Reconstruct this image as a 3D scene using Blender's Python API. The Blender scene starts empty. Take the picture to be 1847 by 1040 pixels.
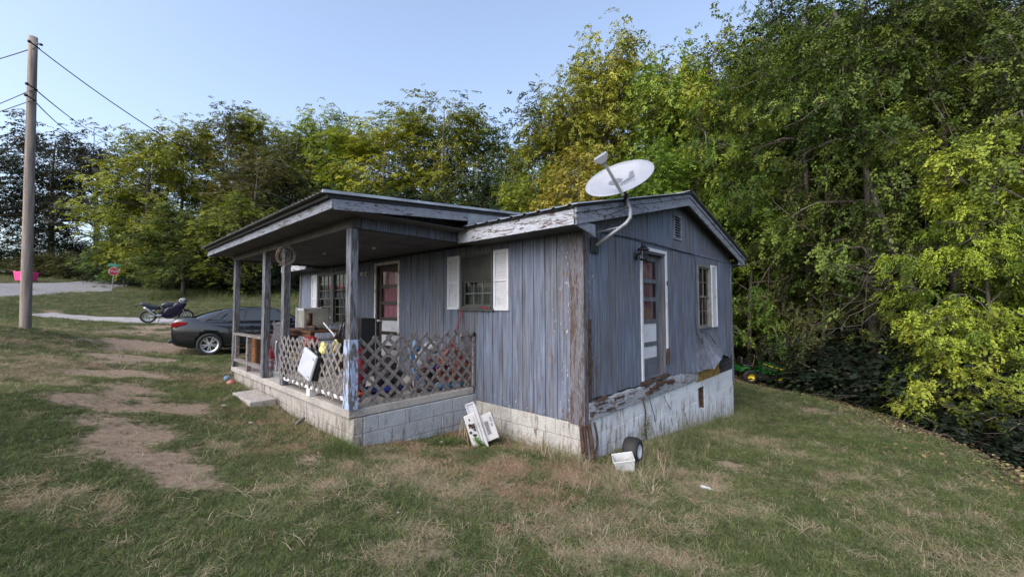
import bpy, math, random
import numpy as np
from mathutils import Vector, Matrix, Euler
R = math.radians
S = bpy.context.scene
COL = S.collection
random.seed(7); RNG = np.random.default_rng(7)

# ---------------------------------------------------------------- camera
CAM = np.array([2.864, -4.342, 1.7146]); YAW, PITCH, ROLL, FPX = -0.7549, 0.0431, -0.0026, 738.5
_f = np.array([math.sin(YAW)*math.cos(PITCH), math.cos(YAW)*math.cos(PITCH), math.sin(PITCH)])
_r0 = np.array([math.cos(YAW), -math.sin(YAW), 0.0]); _u0 = np.cross(_r0, _f)
_r = math.cos(ROLL)*_r0 + math.sin(ROLL)*_u0; _u = -math.sin(ROLL)*_r0 + math.cos(ROLL)*_u0
cd = bpy.data.cameras.new('camera'); cam = bpy.data.objects.new('camera', cd); COL.objects.link(cam)
m = Matrix.Identity(4)
for i in range(3):
    m[i][0], m[i][1], m[i][2], m[i][3] = _r[i], _u[i], -_f[i], CAM[i]
cam.matrix_world = m
cd.sensor_width = 36; cd.lens = FPX/1847*36; cd.clip_end = 2000; cd.clip_start = .05
S.camera = cam
# ---------------------------------------------------------------- light
HFWD = np.array([math.sin(YAW), math.cos(YAW)]); HRGT = np.array([math.cos(YAW), -math.sin(YAW)])
SUN_EL = R(40)
_sd = -.62*HRGT - .76*HFWD                     # horizontal direction towards the sun
SUN_AZ = math.atan2(_sd[0], _sd[1])            # clockwise from +Y
W = bpy.data.worlds.new('World'); S.world = W; W.use_nodes = True
nt = W.node_tree; nt.nodes.clear()
sky = nt.nodes.new('ShaderNodeTexSky'); sky.sky_type = 'NISHITA'; sky.sun_disc = False
sky.sun_elevation = SUN_EL; sky.sun_rotation = SUN_AZ; sky.air_density = 1.0; sky.dust_density = 3.5; sky.ozone_density = 2.4
bg = nt.nodes.new('ShaderNodeBackground'); bg.inputs['Strength'].default_value = .15
wo = nt.nodes.new('ShaderNodeOutputWorld')
hs = nt.nodes.new('ShaderNodeHueSaturation'); hs.inputs['Saturation'].default_value = .84; nt.links.new(sky.outputs[0], hs.inputs['Color']); nt.links.new(hs.outputs[0], bg.inputs[0]); nt.links.new(bg.outputs[0], wo.inputs[0])
sl = bpy.data.lights.new('sun', 'SUN'); sl.energy = .75; sl.angle = R(60); sl.color = (1, .95, .88)
so = bpy.data.objects.new('sun', sl); COL.objects.link(so)
sv = Vector((math.sin(SUN_AZ)*math.cos(SUN_EL), math.cos(SUN_AZ)*math.cos(SUN_EL), math.sin(SUN_EL)))
so.rotation_euler = sv.to_track_quat('Z', 'Y').to_euler(); so.location = (-30, 0, 30)
S.view_settings.view_transform = 'Standard'; S.view_settings.look = 'None'
S.view_settings.exposure = 1.32; S.view_settings.gamma = 1; S.view_settings.use_curve_mapping = False
S.cycles.max_bounces = 6; S.cycles.transparent_max_bounces = 12
S.cycles.caustics_reflective = False; S.cycles.caustics_refractive = False

# ---------------------------------------------------------------- helpers
def cw(xc, d):                                  # metres right / ahead of the tripod -> world XY
    return CAM[:2] + xc*HRGT + d*HFWD
def ray(px, py): return _f + (px-923.5)/FPX*_r - (py-520)/FPX*_u
def at_d(px, py, d): return CAM + d*ray(px, py)
def at_z(px, py, z):
    q = ray(px, py); return CAM + (z-CAM[2])/q[2]*q
def at_p(px, py, ax, v):
    q = ray(px, py); return CAM + (v-CAM[ax])/q[ax]*q

class MB:
    def __init__(s): s.v = []; s.f = []
    def quad(s, *p):
        n = len(s.v); s.v += [tuple(q) for q in p]; s.f.append(tuple(range(n, n+len(p)))); return s
    def box(s, a, b, M=None):
        x0, y0, z0 = a; x1, y1, z1 = b
        n = len(s.v)
        P = [(x0,y0,z0),(x1,y0,z0),(x1,y1,z0),(x0,y1,z0),(x0,y0,z1),(x1,y0,z1),(x1,y1,z1),(x0,y1,z1)]
        if M is not None: P = [tuple(M @ Vector(p)) for p in P]
        s.v += P
        s.f += [tuple(n+i for i in q) for q in ((0,3,2,1),(4,5,6,7),(0,1,5,4),(1,2,6,5),(2,3,7,6),(3,0,4,7))]
        return s
    def tube(s, pts, r, n=8, cap=True, flat=1.0):
        pts = [Vector(p) for p in pts]; rs = r if isinstance(r, (list, tuple)) else [r]*len(pts)
        base = len(s.v); ref = None
        for i, p in enumerate(pts):
            d = (pts[min(i+1, len(pts)-1)]-pts[max(i-1, 0)])
            if d.length < 1e-9: d = Vector((0,0,1))
            d.normalize()
            if ref is None:
                ref = Vector((0,0,1)) if abs(d.z) < .9 else Vector((1,0,0))
            a = d.cross(ref)
            if a.length < 1e-6: a = d.cross(Vector((0,1,0)))
            a.normalize(); b = a.cross(d).normalized(); ref = b
            for k in range(n):
                t = 2*math.pi*k/n
                s.v.append(tuple(p + a*(rs[i]*math.cos(t)) + b*(rs[i]*flat*math.sin(t))))
        for i in range(len(pts)-1):
            for k in range(n):
                k2 = (k+1) % n
                s.f.append((base+i*n+k, base+i*n+k2, base+(i+1)*n+k2, base+(i+1)*n+k))
        if cap:
            s.f.append(tuple(base+k for k in range(n))[::-1]); e = base+(len(pts)-1)*n
            s.f.append(tuple(e+k for k in range(n)))
        return s
    def lathe(s, prof, n=20, M=None, close=False):          # prof [(r,z)] about local Z
        base = len(s.v)
        for r_, z_ in prof:
            for k in range(n):
                t = 2*math.pi*k/n; p = Vector((r_*math.cos(t), r_*math.sin(t), z_))
                s.v.append(tuple(M @ p if M is not None else p))
        L = len(prof)
        for i in range(L if close else L-1):
            j = (i+1) % L
            for k in range(n):
                k2 = (k+1) % n
                s.f.append((base+i*n+k, base+i*n+k2, base+j*n+k2, base+j*n+k))
        return s
    def prism(s, poly, d, M=None):                          # poly in local XY, extruded 0..d along Z
        n = len(poly); b = len(s.v)
        for z_ in (0, d):
            for p in poly:
                q = Vector((p[0], p[1], z_)); s.v.append(tuple(M @ q if M is not None else q))
        s.f.append(tuple(b+i for i in range(n))[::-1]); s.f.append(tuple(b+n+i for i in range(n)))
        for i in range(n):
            j = (i+1) % n; s.f.append((b+i, b+j, b+n+j, b+n+i))
        return s
    def ball(s, c, r, n=10, sc=(1,1,1), jit=0):
        base = len(s.v)
        for i in range(n+1):
            th = math.pi*i/n
            for k in range(2*n):
                ph = math.pi*k/n; q = 1+random.uniform(-jit, jit)
                s.v.append((c[0]+r*q*sc[0]*math.sin(th)*math.cos(ph), c[1]+r*q*sc[1]*math.sin(th)*math.sin(ph), c[2]+r*q*sc[2]*math.cos(th)))
        for i in range(n):
            for k in range(2*n):
                k2 = (k+1) % (2*n); s.f.append((base+i*2*n+k, base+(i+1)*2*n+k, base+(i+1)*2*n+k2, base+i*2*n+k2))
        return s
    def mesh(s, name, mat, smooth=False):
        me = bpy.data.meshes.new(name); me.from_pydata(s.v, [], s.f)
        if mat: me.materials.append(mat)
        if smooth: me.polygons.foreach_set('use_smooth', [True]*len(me.polygons))
        me.update(); return me
    def build(s, name, mat, parent=None, smooth=False, bevel=0, sub=0, loc=None, label=None):
        me = s.mesh(name, mat, smooth); return link(name, me, parent, bevel, sub, loc, label)

def link(name, me, parent=None, bevel=0, sub=0, loc=None, label=None, rot=None):
    o = bpy.data.objects.new(name, me); COL.objects.link(o)
    if parent is not None:
        o.parent = parent
    if loc is not None: o.location = loc
    if rot is not None: o.rotation_euler = rot
    if bevel:
        b = o.modifiers.new('bevel', 'BEVEL'); b.width = bevel; b.segments = 2; b.limit_method = 'ANGLE'
    if sub:
        b = o.modifiers.new('sub', 'SUBSURF'); b.levels = b.render_levels = sub
    if label: o['label'] = label
    return o
def tag(o, label, cat, group=None, kind=None):
    o['label'] = label; o['category'] = cat
    if group: o['group'] = group
    if kind: o['kind'] = kind
    return o
def thing(name, label, cat, loc=(0,0,0), rot=(0,0,0), group=None):
    o = bpy.data.objects.new(name, None); COL.objects.link(o); o.empty_display_size = .2
    o.location = loc; o.rotation_euler = rot
    return tag(o, label, cat, group)

# ---------------------------------------------------------------- materials
class NT:
    def __init__(s, name):
        s.m = bpy.data.materials.new(name); s.m.use_nodes = True; s.t = s.m.node_tree
        s.b = s.t.nodes['Principled BSDF']; s.o = s.t.nodes['Material Output']
    def n(s, ty, **kw):
        q = s.t.nodes.new(ty)
        for k, v in kw.items():
            if k in q.inputs: q.inputs[k].default_value = v
            else: setattr(q, k, v)
        return q
    def l(s, a, b): s.t.links.new(a, b)
    def coord(s, kind='Object', scale=(1,1,1)):
        if kind == 'World': g = s.n('ShaderNodeNewGeometry').outputs['Position']
        else: g = s.n('ShaderNodeTexCoord').outputs[kind]
        mp = s.n('ShaderNodeMapping'); mp.inputs['Scale'].default_value = scale
        s.l(g, mp.inputs[0]); return mp.outputs[0]
    def noise(s, vec, scale, detail=4, rough=.55, dist=0):
        q = s.n('ShaderNodeTexNoise'); q.inputs['Scale'].default_value = scale; q.inputs['Detail'].default_value = detail
        q.inputs['Roughness'].default_value = rough; q.inputs['Distortion'].default_value = dist
        s.l(vec, q.inputs['Vector']); return q.outputs[0]
    def ramp(s, fac, stops, interp='LINEAR'):
        q = s.n('ShaderNodeValToRGB'); cr = q.color_ramp; cr.interpolation = interp
        while len(cr.elements) < len(stops): cr.elements.new(.5)
        for e, (p, c) in zip(cr.elements, stops):
            e.position = p; e.color = (*c, 1) if isinstance(c, (tuple, list)) else (c, c, c, 1)
        s.l(fac, q.inputs[0]); return q.outputs[0]
    def mix(s, fac, a, b, mode='MIX'):
        q = s.n('ShaderNodeMix', data_type='RGBA', blend_type=mode)
        for sock, v in ((q.inputs[0], fac), (q.inputs[6], a), (q.inputs[7], b)):
            if hasattr(v, 'is_output'): s.l(v, sock)
            elif isinstance(v, (int, float)): sock.default_value = v
            else: sock.default_value = (*v, 1)
        return q.outputs[2]
    def math(s, op, a, b=0.0, c=None, clamp=False):
        q = s.n('ShaderNodeMath', operation=op); q.use_clamp = clamp
        for i, v in enumerate((a, b, c)):
            if v is None: continue
            if hasattr(v, 'is_output'): s.l(v, q.inputs[i])
            else: q.inputs[i].default_value = v
        return q.outputs[0]
    def bump(s, h, strength=.4, dist=.01):
        q = s.n('ShaderNodeBump'); q.inputs['Strength'].default_value = strength; q.inputs['Distance'].default_value = dist
        s.l(h, q.inputs['Height']); s.l(q.outputs[0], s.b.inputs['Normal'])
    def done(s, col=None, rough=.7, metal=0, spec=None):
        if col is not None:
            if hasattr(col, 'is_output'): s.l(col, s.b.inputs['Base Color'])
            else: s.b.inputs['Base Color'].default_value = (*col, 1)
        if hasattr(rough, 'is_output'): s.l(rough, s.b.inputs['Roughness'])
        else: s.b.inputs['Roughness'].default_value = rough
        s.b.inputs['Metallic'].default_value = metal
        if spec is not None: s.b.inputs['Specular IOR Level'].default_value = spec
        return s.m

def simple(name, c1, c2=None, scale=6, rough=.6, metal=0, bump=.15, stretch=(1,1,1), kind='Object', lo=.35, hi=.65, dist=.01):
    t = NT(name); v = t.coord(kind, stretch); n = t.noise(v, scale, 6)
    c2 = c2 or tuple(x*.6 for x in c1)
    col = t.ramp(n, [(lo, c2), (hi, c1)])
    if bump: t.bump(n, bump, dist)
    return t.done(col, rough, metal)

def mat_siding():
    t = NT('weathered blue siding')
    v = t.coord('World', (1,1,.055)); n1 = t.noise(v, 26, 8, .65)
    v2 = t.coord('World', (1,1,.25)); n2 = t.noise(v2, 2.6, 5, .6)
    rnd = t.n('ShaderNodeObjectInfo').outputs['Random']
    base = t.ramp(n1, [(.3, (.042,.048,.063)), (.43, (.08,.097,.14)), (.57, (.12,.146,.212)), (.75, (.21,.24,.31))])
    grey = t.ramp(n1, [(.3, (.04,.04,.045)), (.7, (.145,.145,.16))])
    wear = t.math('ADD', t.math('MULTIPLY', rnd, .25), n2)
    c = t.mix(t.ramp(wear, [(.48, 0), (.78, .8)]), base, grey)
    # scaly brown where the paint has come away: near the house corner and along the bottoms
    sx = t.n('ShaderNodeSeparateXYZ'); t.l(t.n('ShaderNodeNewGeometry').outputs['Position'], sx.inputs[0])
    ax = t.math('ABSOLUTE', sx.outputs[0]); ay = t.math('ABSOLUTE', sx.outputs[1])
    dcor = t.math('ADD', t.math('MULTIPLY', ax, 1), t.math('MULTIPLY', ay, 1.6))
    near = t.math('SUBTRACT', 1, t.math('DIVIDE', dcor, .75), clamp=True)
    low = t.math('MULTIPLY', t.math('SUBTRACT', 1, t.math('DIVIDE', t.math('SUBTRACT', sx.outputs[2], .2), .8), clamp=True), .45)
    k = t.math('ADD', t.math('MAXIMUM', near, low), 0)
    v3 = t.coord('World', (1,1,.16)); n3 = t.noise(v3, 11, 7, .7, .6)
    peel = t.ramp(t.math('ADD', n3, t.math('MULTIPLY', k, .15)), [(.655, 0), (.70, 1)])
    wood = t.ramp(t.noise(t.coord('World', (1,1,.09)), 40, 5), [(.3, (.035,.022,.016)), (.6, (.13,.085,.065)), (.75, (.3,.2,.14))])
    c = t.mix(peel, c, wood)
    fl = t.ramp(t.math('ADD', t.noise(t.coord('World', (1,1,.3)), 34, 5, .7, .5), t.math('MULTIPLY', k, .12)), [(.69, 0), (.72, 1)])
    c = t.mix(fl, c, (.38,.36,.36))
    h = t.math('ADD', n1, t.math('MULTIPLY', peel, -.6)); t.bump(h, .55, .004)
    return t.done(c, .72, 0, .3)

def mat_peelwood(name, paint, wood, amount=.5, world=(1,1,1), sc=9):
    t = NT(name); v = t.coord('World', world); n = t.noise(v, sc, 8, .68, .8)
    n2 = t.noise(v, sc*5, 5)
    n = t.math('ADD', t.math('MULTIPLY', n, .72), t.math('MULTIPLY', n2, .28))
    p = t.ramp(n, [(amount-.03, 1), (amount+.02, 0)])
    wd = t.ramp(n2, [(.3, tuple(x*.3 for x in wood)), (.7, wood)])
    pt = t.ramp(n2, [(.3, tuple(x*.5 for x in paint)), (.62, paint)])
    c = t.mix(p, pt, wd)
    t.bump(t.math('ADD', t.math('MULTIPLY', p, -1.0), t.math('MULTIPLY', n2, .4)), .5, .004)
    return t.done(c, .75)

def mat_block(name, c1, c2, dirt, grime=.3):
    t = NT(name); v = t.coord('World'); n = t.noise(v, 3.2, 7, .65); n2 = t.noise(v, 55, 4)
    rnd = t.n('ShaderNodeObjectInfo').outputs['Random']
    c = t.ramp(t.math('ADD', n, t.math('MULTIPLY', t.math('SUBTRACT', rnd, .5), .16)), [(.3, c2), (.55, c1)])
    c = t.mix(.18, c, t.ramp(n2, [(.35, .12), (.65, .75)]))
    st = t.noise(t.coord('World', (1,1,.22)), 12, 7, .7, .4)
    sx = t.n('ShaderNodeSeparateXYZ'); t.l(t.n('ShaderNodeNewGeometry').outputs['Position'], sx.inputs[0])
    g = t.math('MULTIPLY', t.math('ADD', t.math('MULTIPLY', sx.outputs[1], -.11), .05), 1.0)   # ground line falls along the gable
    up = t.math('SUBTRACT', sx.outputs[2], g)
    d = t.math('SUBTRACT', grime, t.math('MULTIPLY', up, .35))
    k = t.ramp(t.math('ADD', st, t.math('MULTIPLY', d, .5)), [(.58, 0), (.72, 1)])
    c = t.mix(k, c, dirt)
    t.bump(t.math('ADD', n2, n), .5, .006)
    return t.done(c, .88)

def mat_leaf():
    t = NT('leaf'); oi = t.n('ShaderNodeObjectInfo')
    a = t.n('ShaderNodeAttribute', attribute_name='tint')
    hue = t.n('ShaderNodeHueSaturation')
    t.l(t.math('MULTIPLY_ADD', a.outputs['Fac'], .05, .482), hue.inputs['Hue'])
    t.l(t.math('MULTIPLY_ADD', a.outputs['Fac'], -1.7, 1.9), hue.inputs['Value'])  # wide value spread by clump imitates lit sprays and shaded gaps
    t.l(oi.outputs['Color'], hue.inputs['Color'])
    tr = t.n('ShaderNodeBsdfTranslucent'); df = t.n('ShaderNodeBsdfPrincipled')
    df.inputs['Roughness'].default_value = .6; df.inputs['Specular IOR Level'].default_value = .3
    t.l(hue.outputs[0], df.inputs['Base Color'])
    c2 = t.mix(1.0, hue.outputs[0], (1.0, 1.0, .45), 'MULTIPLY'); t.l(c2, tr.inputs[0])
    ms = t.n('ShaderNodeMixShader'); ms.inputs[0].default_value = .3
    t.l(df.outputs[0], ms.inputs[1]); t.l(tr.outputs[0], ms.inputs[2]); t.l(ms.outputs[0], t.o.inputs['Surface'])
    return t.m
def mat_grass():
    t = NT('grass blade'); a = t.n('ShaderNodeAttribute', attribute_name='tint', attribute_type='INSTANCER')
    oi = t.n('ShaderNodeObjectInfo')
    f = t.math('ADD', a.outputs['Fac'], t.math('MULTIPLY', t.math('SUBTRACT', oi.outputs['Random'], .5), .22))
    c = t.ramp(f, [(0, (.065,.095,.033)), (.25, (.125,.158,.062)), (.45, (.20,.21,.105)), (.6, (.28,.26,.16)), (.8, (.42,.345,.25)), (1, (.27,.165,.105))])
    tr = t.n('ShaderNodeBsdfTranslucent'); df = t.n('ShaderNodeBsdfDiffuse')
    t.l(c, tr.inputs[0]); t.l(c, df.inputs[0])
    ms = t.n('ShaderNodeMixShader'); ms.inputs[0].default_value = .3
    t.l(df.outputs[0], ms.inputs[1]); t.l(tr.outputs[0], ms.inputs[2]); t.l(ms.outputs[0], t.o.inputs['Surface'])
    return t.m
def mat_ground():
    t = NT('lawn soil'); a = t.n('ShaderNodeAttribute', attribute_name='cover')
    sp = t.n('ShaderNodeSeparateColor'); t.l(a.outputs['Color'], sp.inputs[0])
    v = t.coord('World'); n1 = t.noise(v, 1.3, 6, .6); n2 = t.noise(v, 14, 8, .7); n3 = t.noise(v, 70, 4, .7)
    grass = t.ramp(n2, [(.3, (.025,.03,.015)), (.5, (.06,.068,.033)), (.7, (.13,.12,.075))])  # grass and straw grounds darkened to stand for shade under the tufts
    straw = t.ramp(n3, [(.3, (.05,.036,.024)), (.5, (.14,.105,.075)), (.7, (.25,.2,.15))])
    dirt = t.ramp(t.math('ADD', t.math('MULTIPLY', n2, .6), t.math('MULTIPLY', n3, .4)), [(.3, (.13,.092,.066)), (.5, (.24,.18,.135)), (.68, (.36,.29,.225))])
    litter = t.ramp(n3, [(.35, (.022,.017,.012)), (.6, (.06,.04,.024)), (.72, (.15,.095,.05))])
    def sh(ch, w=.5):
        q = t.math('ADD', sp.outputs[ch], t.math('MULTIPLY', t.math('SUBTRACT', n2, .5), w))
        return t.ramp(q, [(.33, 0), (.67, 1)])
    c = t.mix(sh(1, 1.6), grass, straw); c = t.mix(sh(0, 1.3), c, dirt); c = t.mix(sh(2, .6), c, litter)
    t.bump(t.math('ADD', n2, n3), .8, .03)
    return t.done(c, .95, 0, .1)
def mat_glass(name='window glass', tint=(.8,.85,.85)):
    t = NT(name)
    gl = t.n('ShaderNodeBsdfGlossy'); gl.inputs['Roughness'].default_value = .03; gl.inputs[0].default_value = (1,1,1,1)
    tp = t.n('ShaderNodeBsdfTransparent'); tp.inputs[0].default_value = (*tint, 1)
    fr = t.n('ShaderNodeFresnel'); fr.inputs[0].default_value = 1.45
    ms = t.n('ShaderNodeMixShader'); t.l(fr.outputs[0], ms.inputs[0]); t.l(tp.outputs[0], ms.inputs[1]); t.l(gl.outputs[0], ms.inputs[2])
    t.l(ms.outputs[0], t.o.inputs['Surface']); return t.m

M = {}
M['siding'] = mat_siding()
M['dark'] = simple('dark board', (.03,.03,.035), rough=.9)  # one dark tone for backing boards, roof deck and inner beam
M['peelwhite'] = mat_peelwood('peeling white paint', (.36,.385,.45), (.14,.10,.085), .46, (.35,1,1.6), 9)
M['fasciablue'] = mat_peelwood('faded fascia paint', (.21,.23,.285), (.10,.09,.09), .45, (.35,.35,1.8), 10)
M['rot'] = mat_peelwood('rotten corner board', (.125,.125,.15), (.085,.055,.045), .49, (1,1,.12), 22)
M['rim'] = mat_peelwood('flaking rim board', (.3,.315,.35), (.12,.085,.075), .46, (1,.25,1.3), 14)
M['post'] = mat_peelwood('weathered post', (.14,.155,.19), (.085,.08,.085), .5, (1,1,.1), 14)
M['postblue'] = mat_peelwood('post with pale blue paint', (.3,.38,.55), (.14,.13,.14), .5, (1,1,.3), 9)
M['lattice'] = simple('bare grey lattice wood', (.2,.18,.175), (.07,.06,.058), 22, .85, bump=.3, stretch=(1,1,1))
M['lattice2'] = simple('silvery lattice wood', (.19,.175,.17), (.08,.07,.068), 22, .85, bump=.3)
M['white'] = simple('white painted wood', (.46,.48,.53), (.3,.3,.32), 7, .5, lo=.2, hi=.45)
M['whitedirty'] = simple('dirty white paint', (.55,.55,.56), (.25,.22,.2), 9, .6, lo=.25, hi=.5)
M['frame'] = simple('dark window frame', (.06,.06,.058), rough=.5)
M['alu'] = simple('dull aluminium frame', (.22,.22,.22), (.12,.12,.12), rough=.45, metal=.3)
M['door'] = simple('dark brown door', (.04,.032,.028), rough=.5)
M['doorgrey'] = simple('grey blue door', (.1,.115,.14), (.05,.055,.07), 10, .6, stretch=(1,1,.2))
M['curtain'] = simple('grey curtain', (.13,.135,.13), (.04,.04,.04), 5, .9, stretch=(7,7,.6))
M['pink'] = simple('pink curtain', (.5,.19,.26), (.3,.11,.15), 4, .9, stretch=(4,4,1))
M['hotpink'] = simple('hot pink cloth', (.8,.08,.2), rough=.8)
M['glass'] = mat_glass()
M['black'] = simple('black plastic', (.018,.018,.02), rough=.4)
M['blackmetal'] = simple('black metal', (.025,.025,.028), rough=.45, metal=.5)
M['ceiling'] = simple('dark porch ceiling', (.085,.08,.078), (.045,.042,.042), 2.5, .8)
M['metal'] = simple('dull metal roofing', (.42,.44,.47), (.26,.27,.29), 4, .42, metal=.75)
M['metaledge'] = simple('brown grey metal roofing', (.13,.125,.115), (.08,.075,.07), 4, .6, metal=.2)
M['slab'] = mat_block('porch concrete', (.29,.265,.24), (.16,.145,.135), (.11,.085,.07), .0)
M['blockgrey'] = mat_block('blue grey block', (.25,.275,.31), (.165,.18,.2), (.11,.1,.09), .12)
M['blocktan'] = mat_block('tan block', (.27,.245,.22), (.17,.15,.135), (.11,.09,.07), .14)
M['blockcream'] = mat_block('cream block', (.33,.325,.31), (.21,.205,.195), (.12,.095,.08), .12)
M['blockwhite'] = mat_block('white washed block', (.52,.56,.62), (.36,.37,.39), (.2,.16,.125), .2)
M['mortar'] = simple('mortar', (.2,.2,.2), rough=.95)
M['plywood'] = simple('yellowed plywood', (.3,.19,.045), (.1,.07,.025), 8, .8)
M['asphalt'] = simple('asphalt', (.2,.2,.21), (.13,.13,.14), 3, .9, bump=.3, kind='World')
M['concrete'] = simple('drive concrete', (.31,.30,.31), (.2,.19,.19), 2, .9, kind='World')
M['polewood'] = simple('pole wood', (.27,.225,.2), (.13,.11,.1), 16, .85, bump=.4, stretch=(1,1,.06))
M['bark'] = simple('bark', (.12,.1,.085), (.04,.034,.028), 9, .9, bump=.6, stretch=(1,1,.25))
M['barkpale'] = simple('pale bark', (.3,.27,.23), (.13,.115,.1), 9, .9, bump=.5, stretch=(1,1,.3))
M['leaf'] = mat_leaf(); M['grass'] = mat_grass(); M['ground'] = mat_ground()
M['rubber'] = simple('rubber', (.012,.012,.013), rough=.75)
M['alloy'] = simple('alloy', (.62,.63,.66), (.5,.5,.52), rough=.3, metal=.8, bump=0)
M['brown'] = simple('brown wood', (.13,.06,.028), (.06,.028,.014), 12, .6, stretch=(1,1,.2))
M['red'] = simple('red plastic', (.24,.018,.025), rough=.5)
M['orange'] = simple('orange cord', (.5,.14,.06), rough=.6, bump=0)
M['orange2'] = simple('salmon cord', (.42,.15,.11), rough=.6, bump=0)
M['bluecloth'] = simple('blue cloth', (.015,.03,.22), rough=.8)
M['lightblue'] = simple('pale blue cloth', (.15,.27,.43), (.09,.17,.3), rough=.85)
M['bag'] = simple('white plastic bag', (.36,.37,.41), (.2,.21,.24), 12, .45, bump=.5)
M['quilt'] = simple('dark quilted fabric', (.07,.062,.08), (.02,.02,.028), 26, .8, bump=.8, dist=.02)
M['case'] = simple('pale grey plastic', (.40,.42,.47), (.33,.35,.4), rough=.45)
M['yellow'] = simple('pale yellow cloth', (.6,.55,.22), rough=.85)
M['dish'] = simple('dish paint', (.24,.26,.31), (.21,.23,.27), rough=.45, bump=0)
M['dishlogo'] = simple('dish print', (.10,.11,.14), (.09,.10,.12), rough=.5, bump=0)
M['grey'] = simple('grey metal', (.3,.32,.35), (.2,.21,.23), rough=.5, metal=.4)
M['acwhite'] = simple('aged white plastic', (.42,.41,.42), (.27,.25,.24), 5, .5, lo=.2, hi=.45)
M['clear'] = simple('clear plastic', (.5,.52,.54), (.4,.42,.44), rough=.3)
M['green'] = simple('tractor green', (.01,.09,.015), (.008,.06,.01), rough=.4, bump=0)
M['tyellow'] = simple('tractor yellow', (.7,.5,.03), rough=.5, bump=0)
M['rust'] = simple('rotten wood', (.085,.042,.028), (.022,.015,.012), 14, .9, bump=.8, dist=.03)
M['pinkplastic'] = simple('hot pink plastic', (.95,.06,.30), (.85,.05,.26), rough=.5, bump=0)

# ---------------------------------------------------------------- terrain
CP = []
def cz(px, py, z): p = at_z(px, py, z); CP.append((p[0], p[1], z))
def cdp(px, py, d): p = at_d(px, py, d); CP.append(tuple(p))
for a in ((0,1040,.22),(500,1040,.1),(923,1040,.02),(1400,1040,-.1),(1847,1040,-.22),(0,800,.5),(250,800,.22),(450,800,.1),(636,802,0),
          (420,690,.15),(200,640,.35),(250,700,.3),(250,600,.7),(0,900,.36),(1050,1000,-.06),(1500,950,-.3),(1847,930,-.36)): cz(*a)
for a in ((0,700,4.9),(46,582,11),(378,636,13.8),(267,582,20),(95,572,20),(165,540,26),(0,537,24),(165,522,33),(0,507,38),(270,512,48),(540,525,30),
          (330,545,27),(500,540,28),(1330,690,16),(1500,716,11.5),(1600,745,9),(1720,795,7),(1847,850,5.5),(1365,682,17)): cdp(*a)
CP += [(-2,-.1,-.2),(0,0,-.2),(0,1,-.3),(0,2,-.38),(0,3,-.5),(0,4.2,-.66),(0,6.2,-.92),(-9.4,6.3,-.2),(-9.4,0,.15),(-6,14,-.2),(-14,14,1.2),(-4.7,-2.1,.08),(-7.4,-2.1,.13)]
for xc, d, z in ((8,3,-1.6),(11,7,-2.4),(12,12,-2.6),(6,22,-2.0),(14,22,-3),(0,32,-.8),(-10,34,2.2),(-20,45,4.2),(-45,55,6),(-70,30,5),(-40,10,4),(-20,2,2),(-30,-20,2),
                 (0,-25,0),(25,-20,-4),(40,20,-5),(30,50,-4),(0,70,0),(-60,90,8),(60,90,-4)):
    p = cw(xc, d); CP.append((p[0], p[1], z))
CP = np.array(CP)
def _k(r): return r
_n = len(CP); _D = np.linalg.norm(CP[:, None, :2]-CP[None, :, :2], axis=2)
_A = np.zeros((_n+1, _n+1)); _A[:_n, :_n] = _k(_D) - np.eye(_n)*.25; _A[:_n, _n] = 1; _A[_n, :_n] = 1
_w = np.linalg.solve(_A, np.append(CP[:, 2], 0))
def gz(x, y):
    x = np.atleast_1d(np.asarray(x, float)); y = np.atleast_1d(np.asarray(y, float)); out = np.empty(x.shape)
    xf, yf, of = x.ravel(), y.ravel(), out.ravel()
    for i in range(0, len(xf), 20000):
        d = np.sqrt((xf[i:i+20000, None]-CP[None, :, 0])**2 + (yf[i:i+20000, None]-CP[None, :, 1])**2 + .15)
        of[i:i+20000] = _k(d) @ _w[:_n] + _w[_n]
    z = of.reshape(x.shape)
    z = z + .02*np.sin(x*2.1+y*1.3)*np.sin(y*1.7-x*.6) + .012*np.sin(x*5.3-y*2.2)*np.sin(y*4.1)
    return z
def gz1(x, y): return float(gz(x, y)[0])
def vnoise(x, y, s, seed=0):                         # smooth value noise, -1..1
    r = np.random.default_rng(seed); T = r.uniform(-1, 1, (64, 64))
    u = x/s; v = y/s; i = np.floor(u).astype(int); j = np.floor(v).astype(int); a = u-i; b = v-j
    a = a*a*(3-2*a); b = b*b*(3-2*b); g = lambda p, q: T[p % 64, q % 64]
    return (g(i, j)*(1-a)*(1-b)+g(i+1, j)*a*(1-b)+g(i, j+1)*(1-a)*b+g(i+1, j+1)*a*b)
def fbm(x, y, s, seed=0): return (vnoise(x, y, s, seed)+.5*vnoise(x, y, s/2, seed+1)+.25*vnoise(x, y, s/4, seed+2))/1.4
BL = {'dirt': [], 'straw': [], 'green': []}
def blob(kind, px, py, z, r, w=1.0): p = at_z(px, py, z); BL[kind].append((p[0], p[1], r, w))
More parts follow.
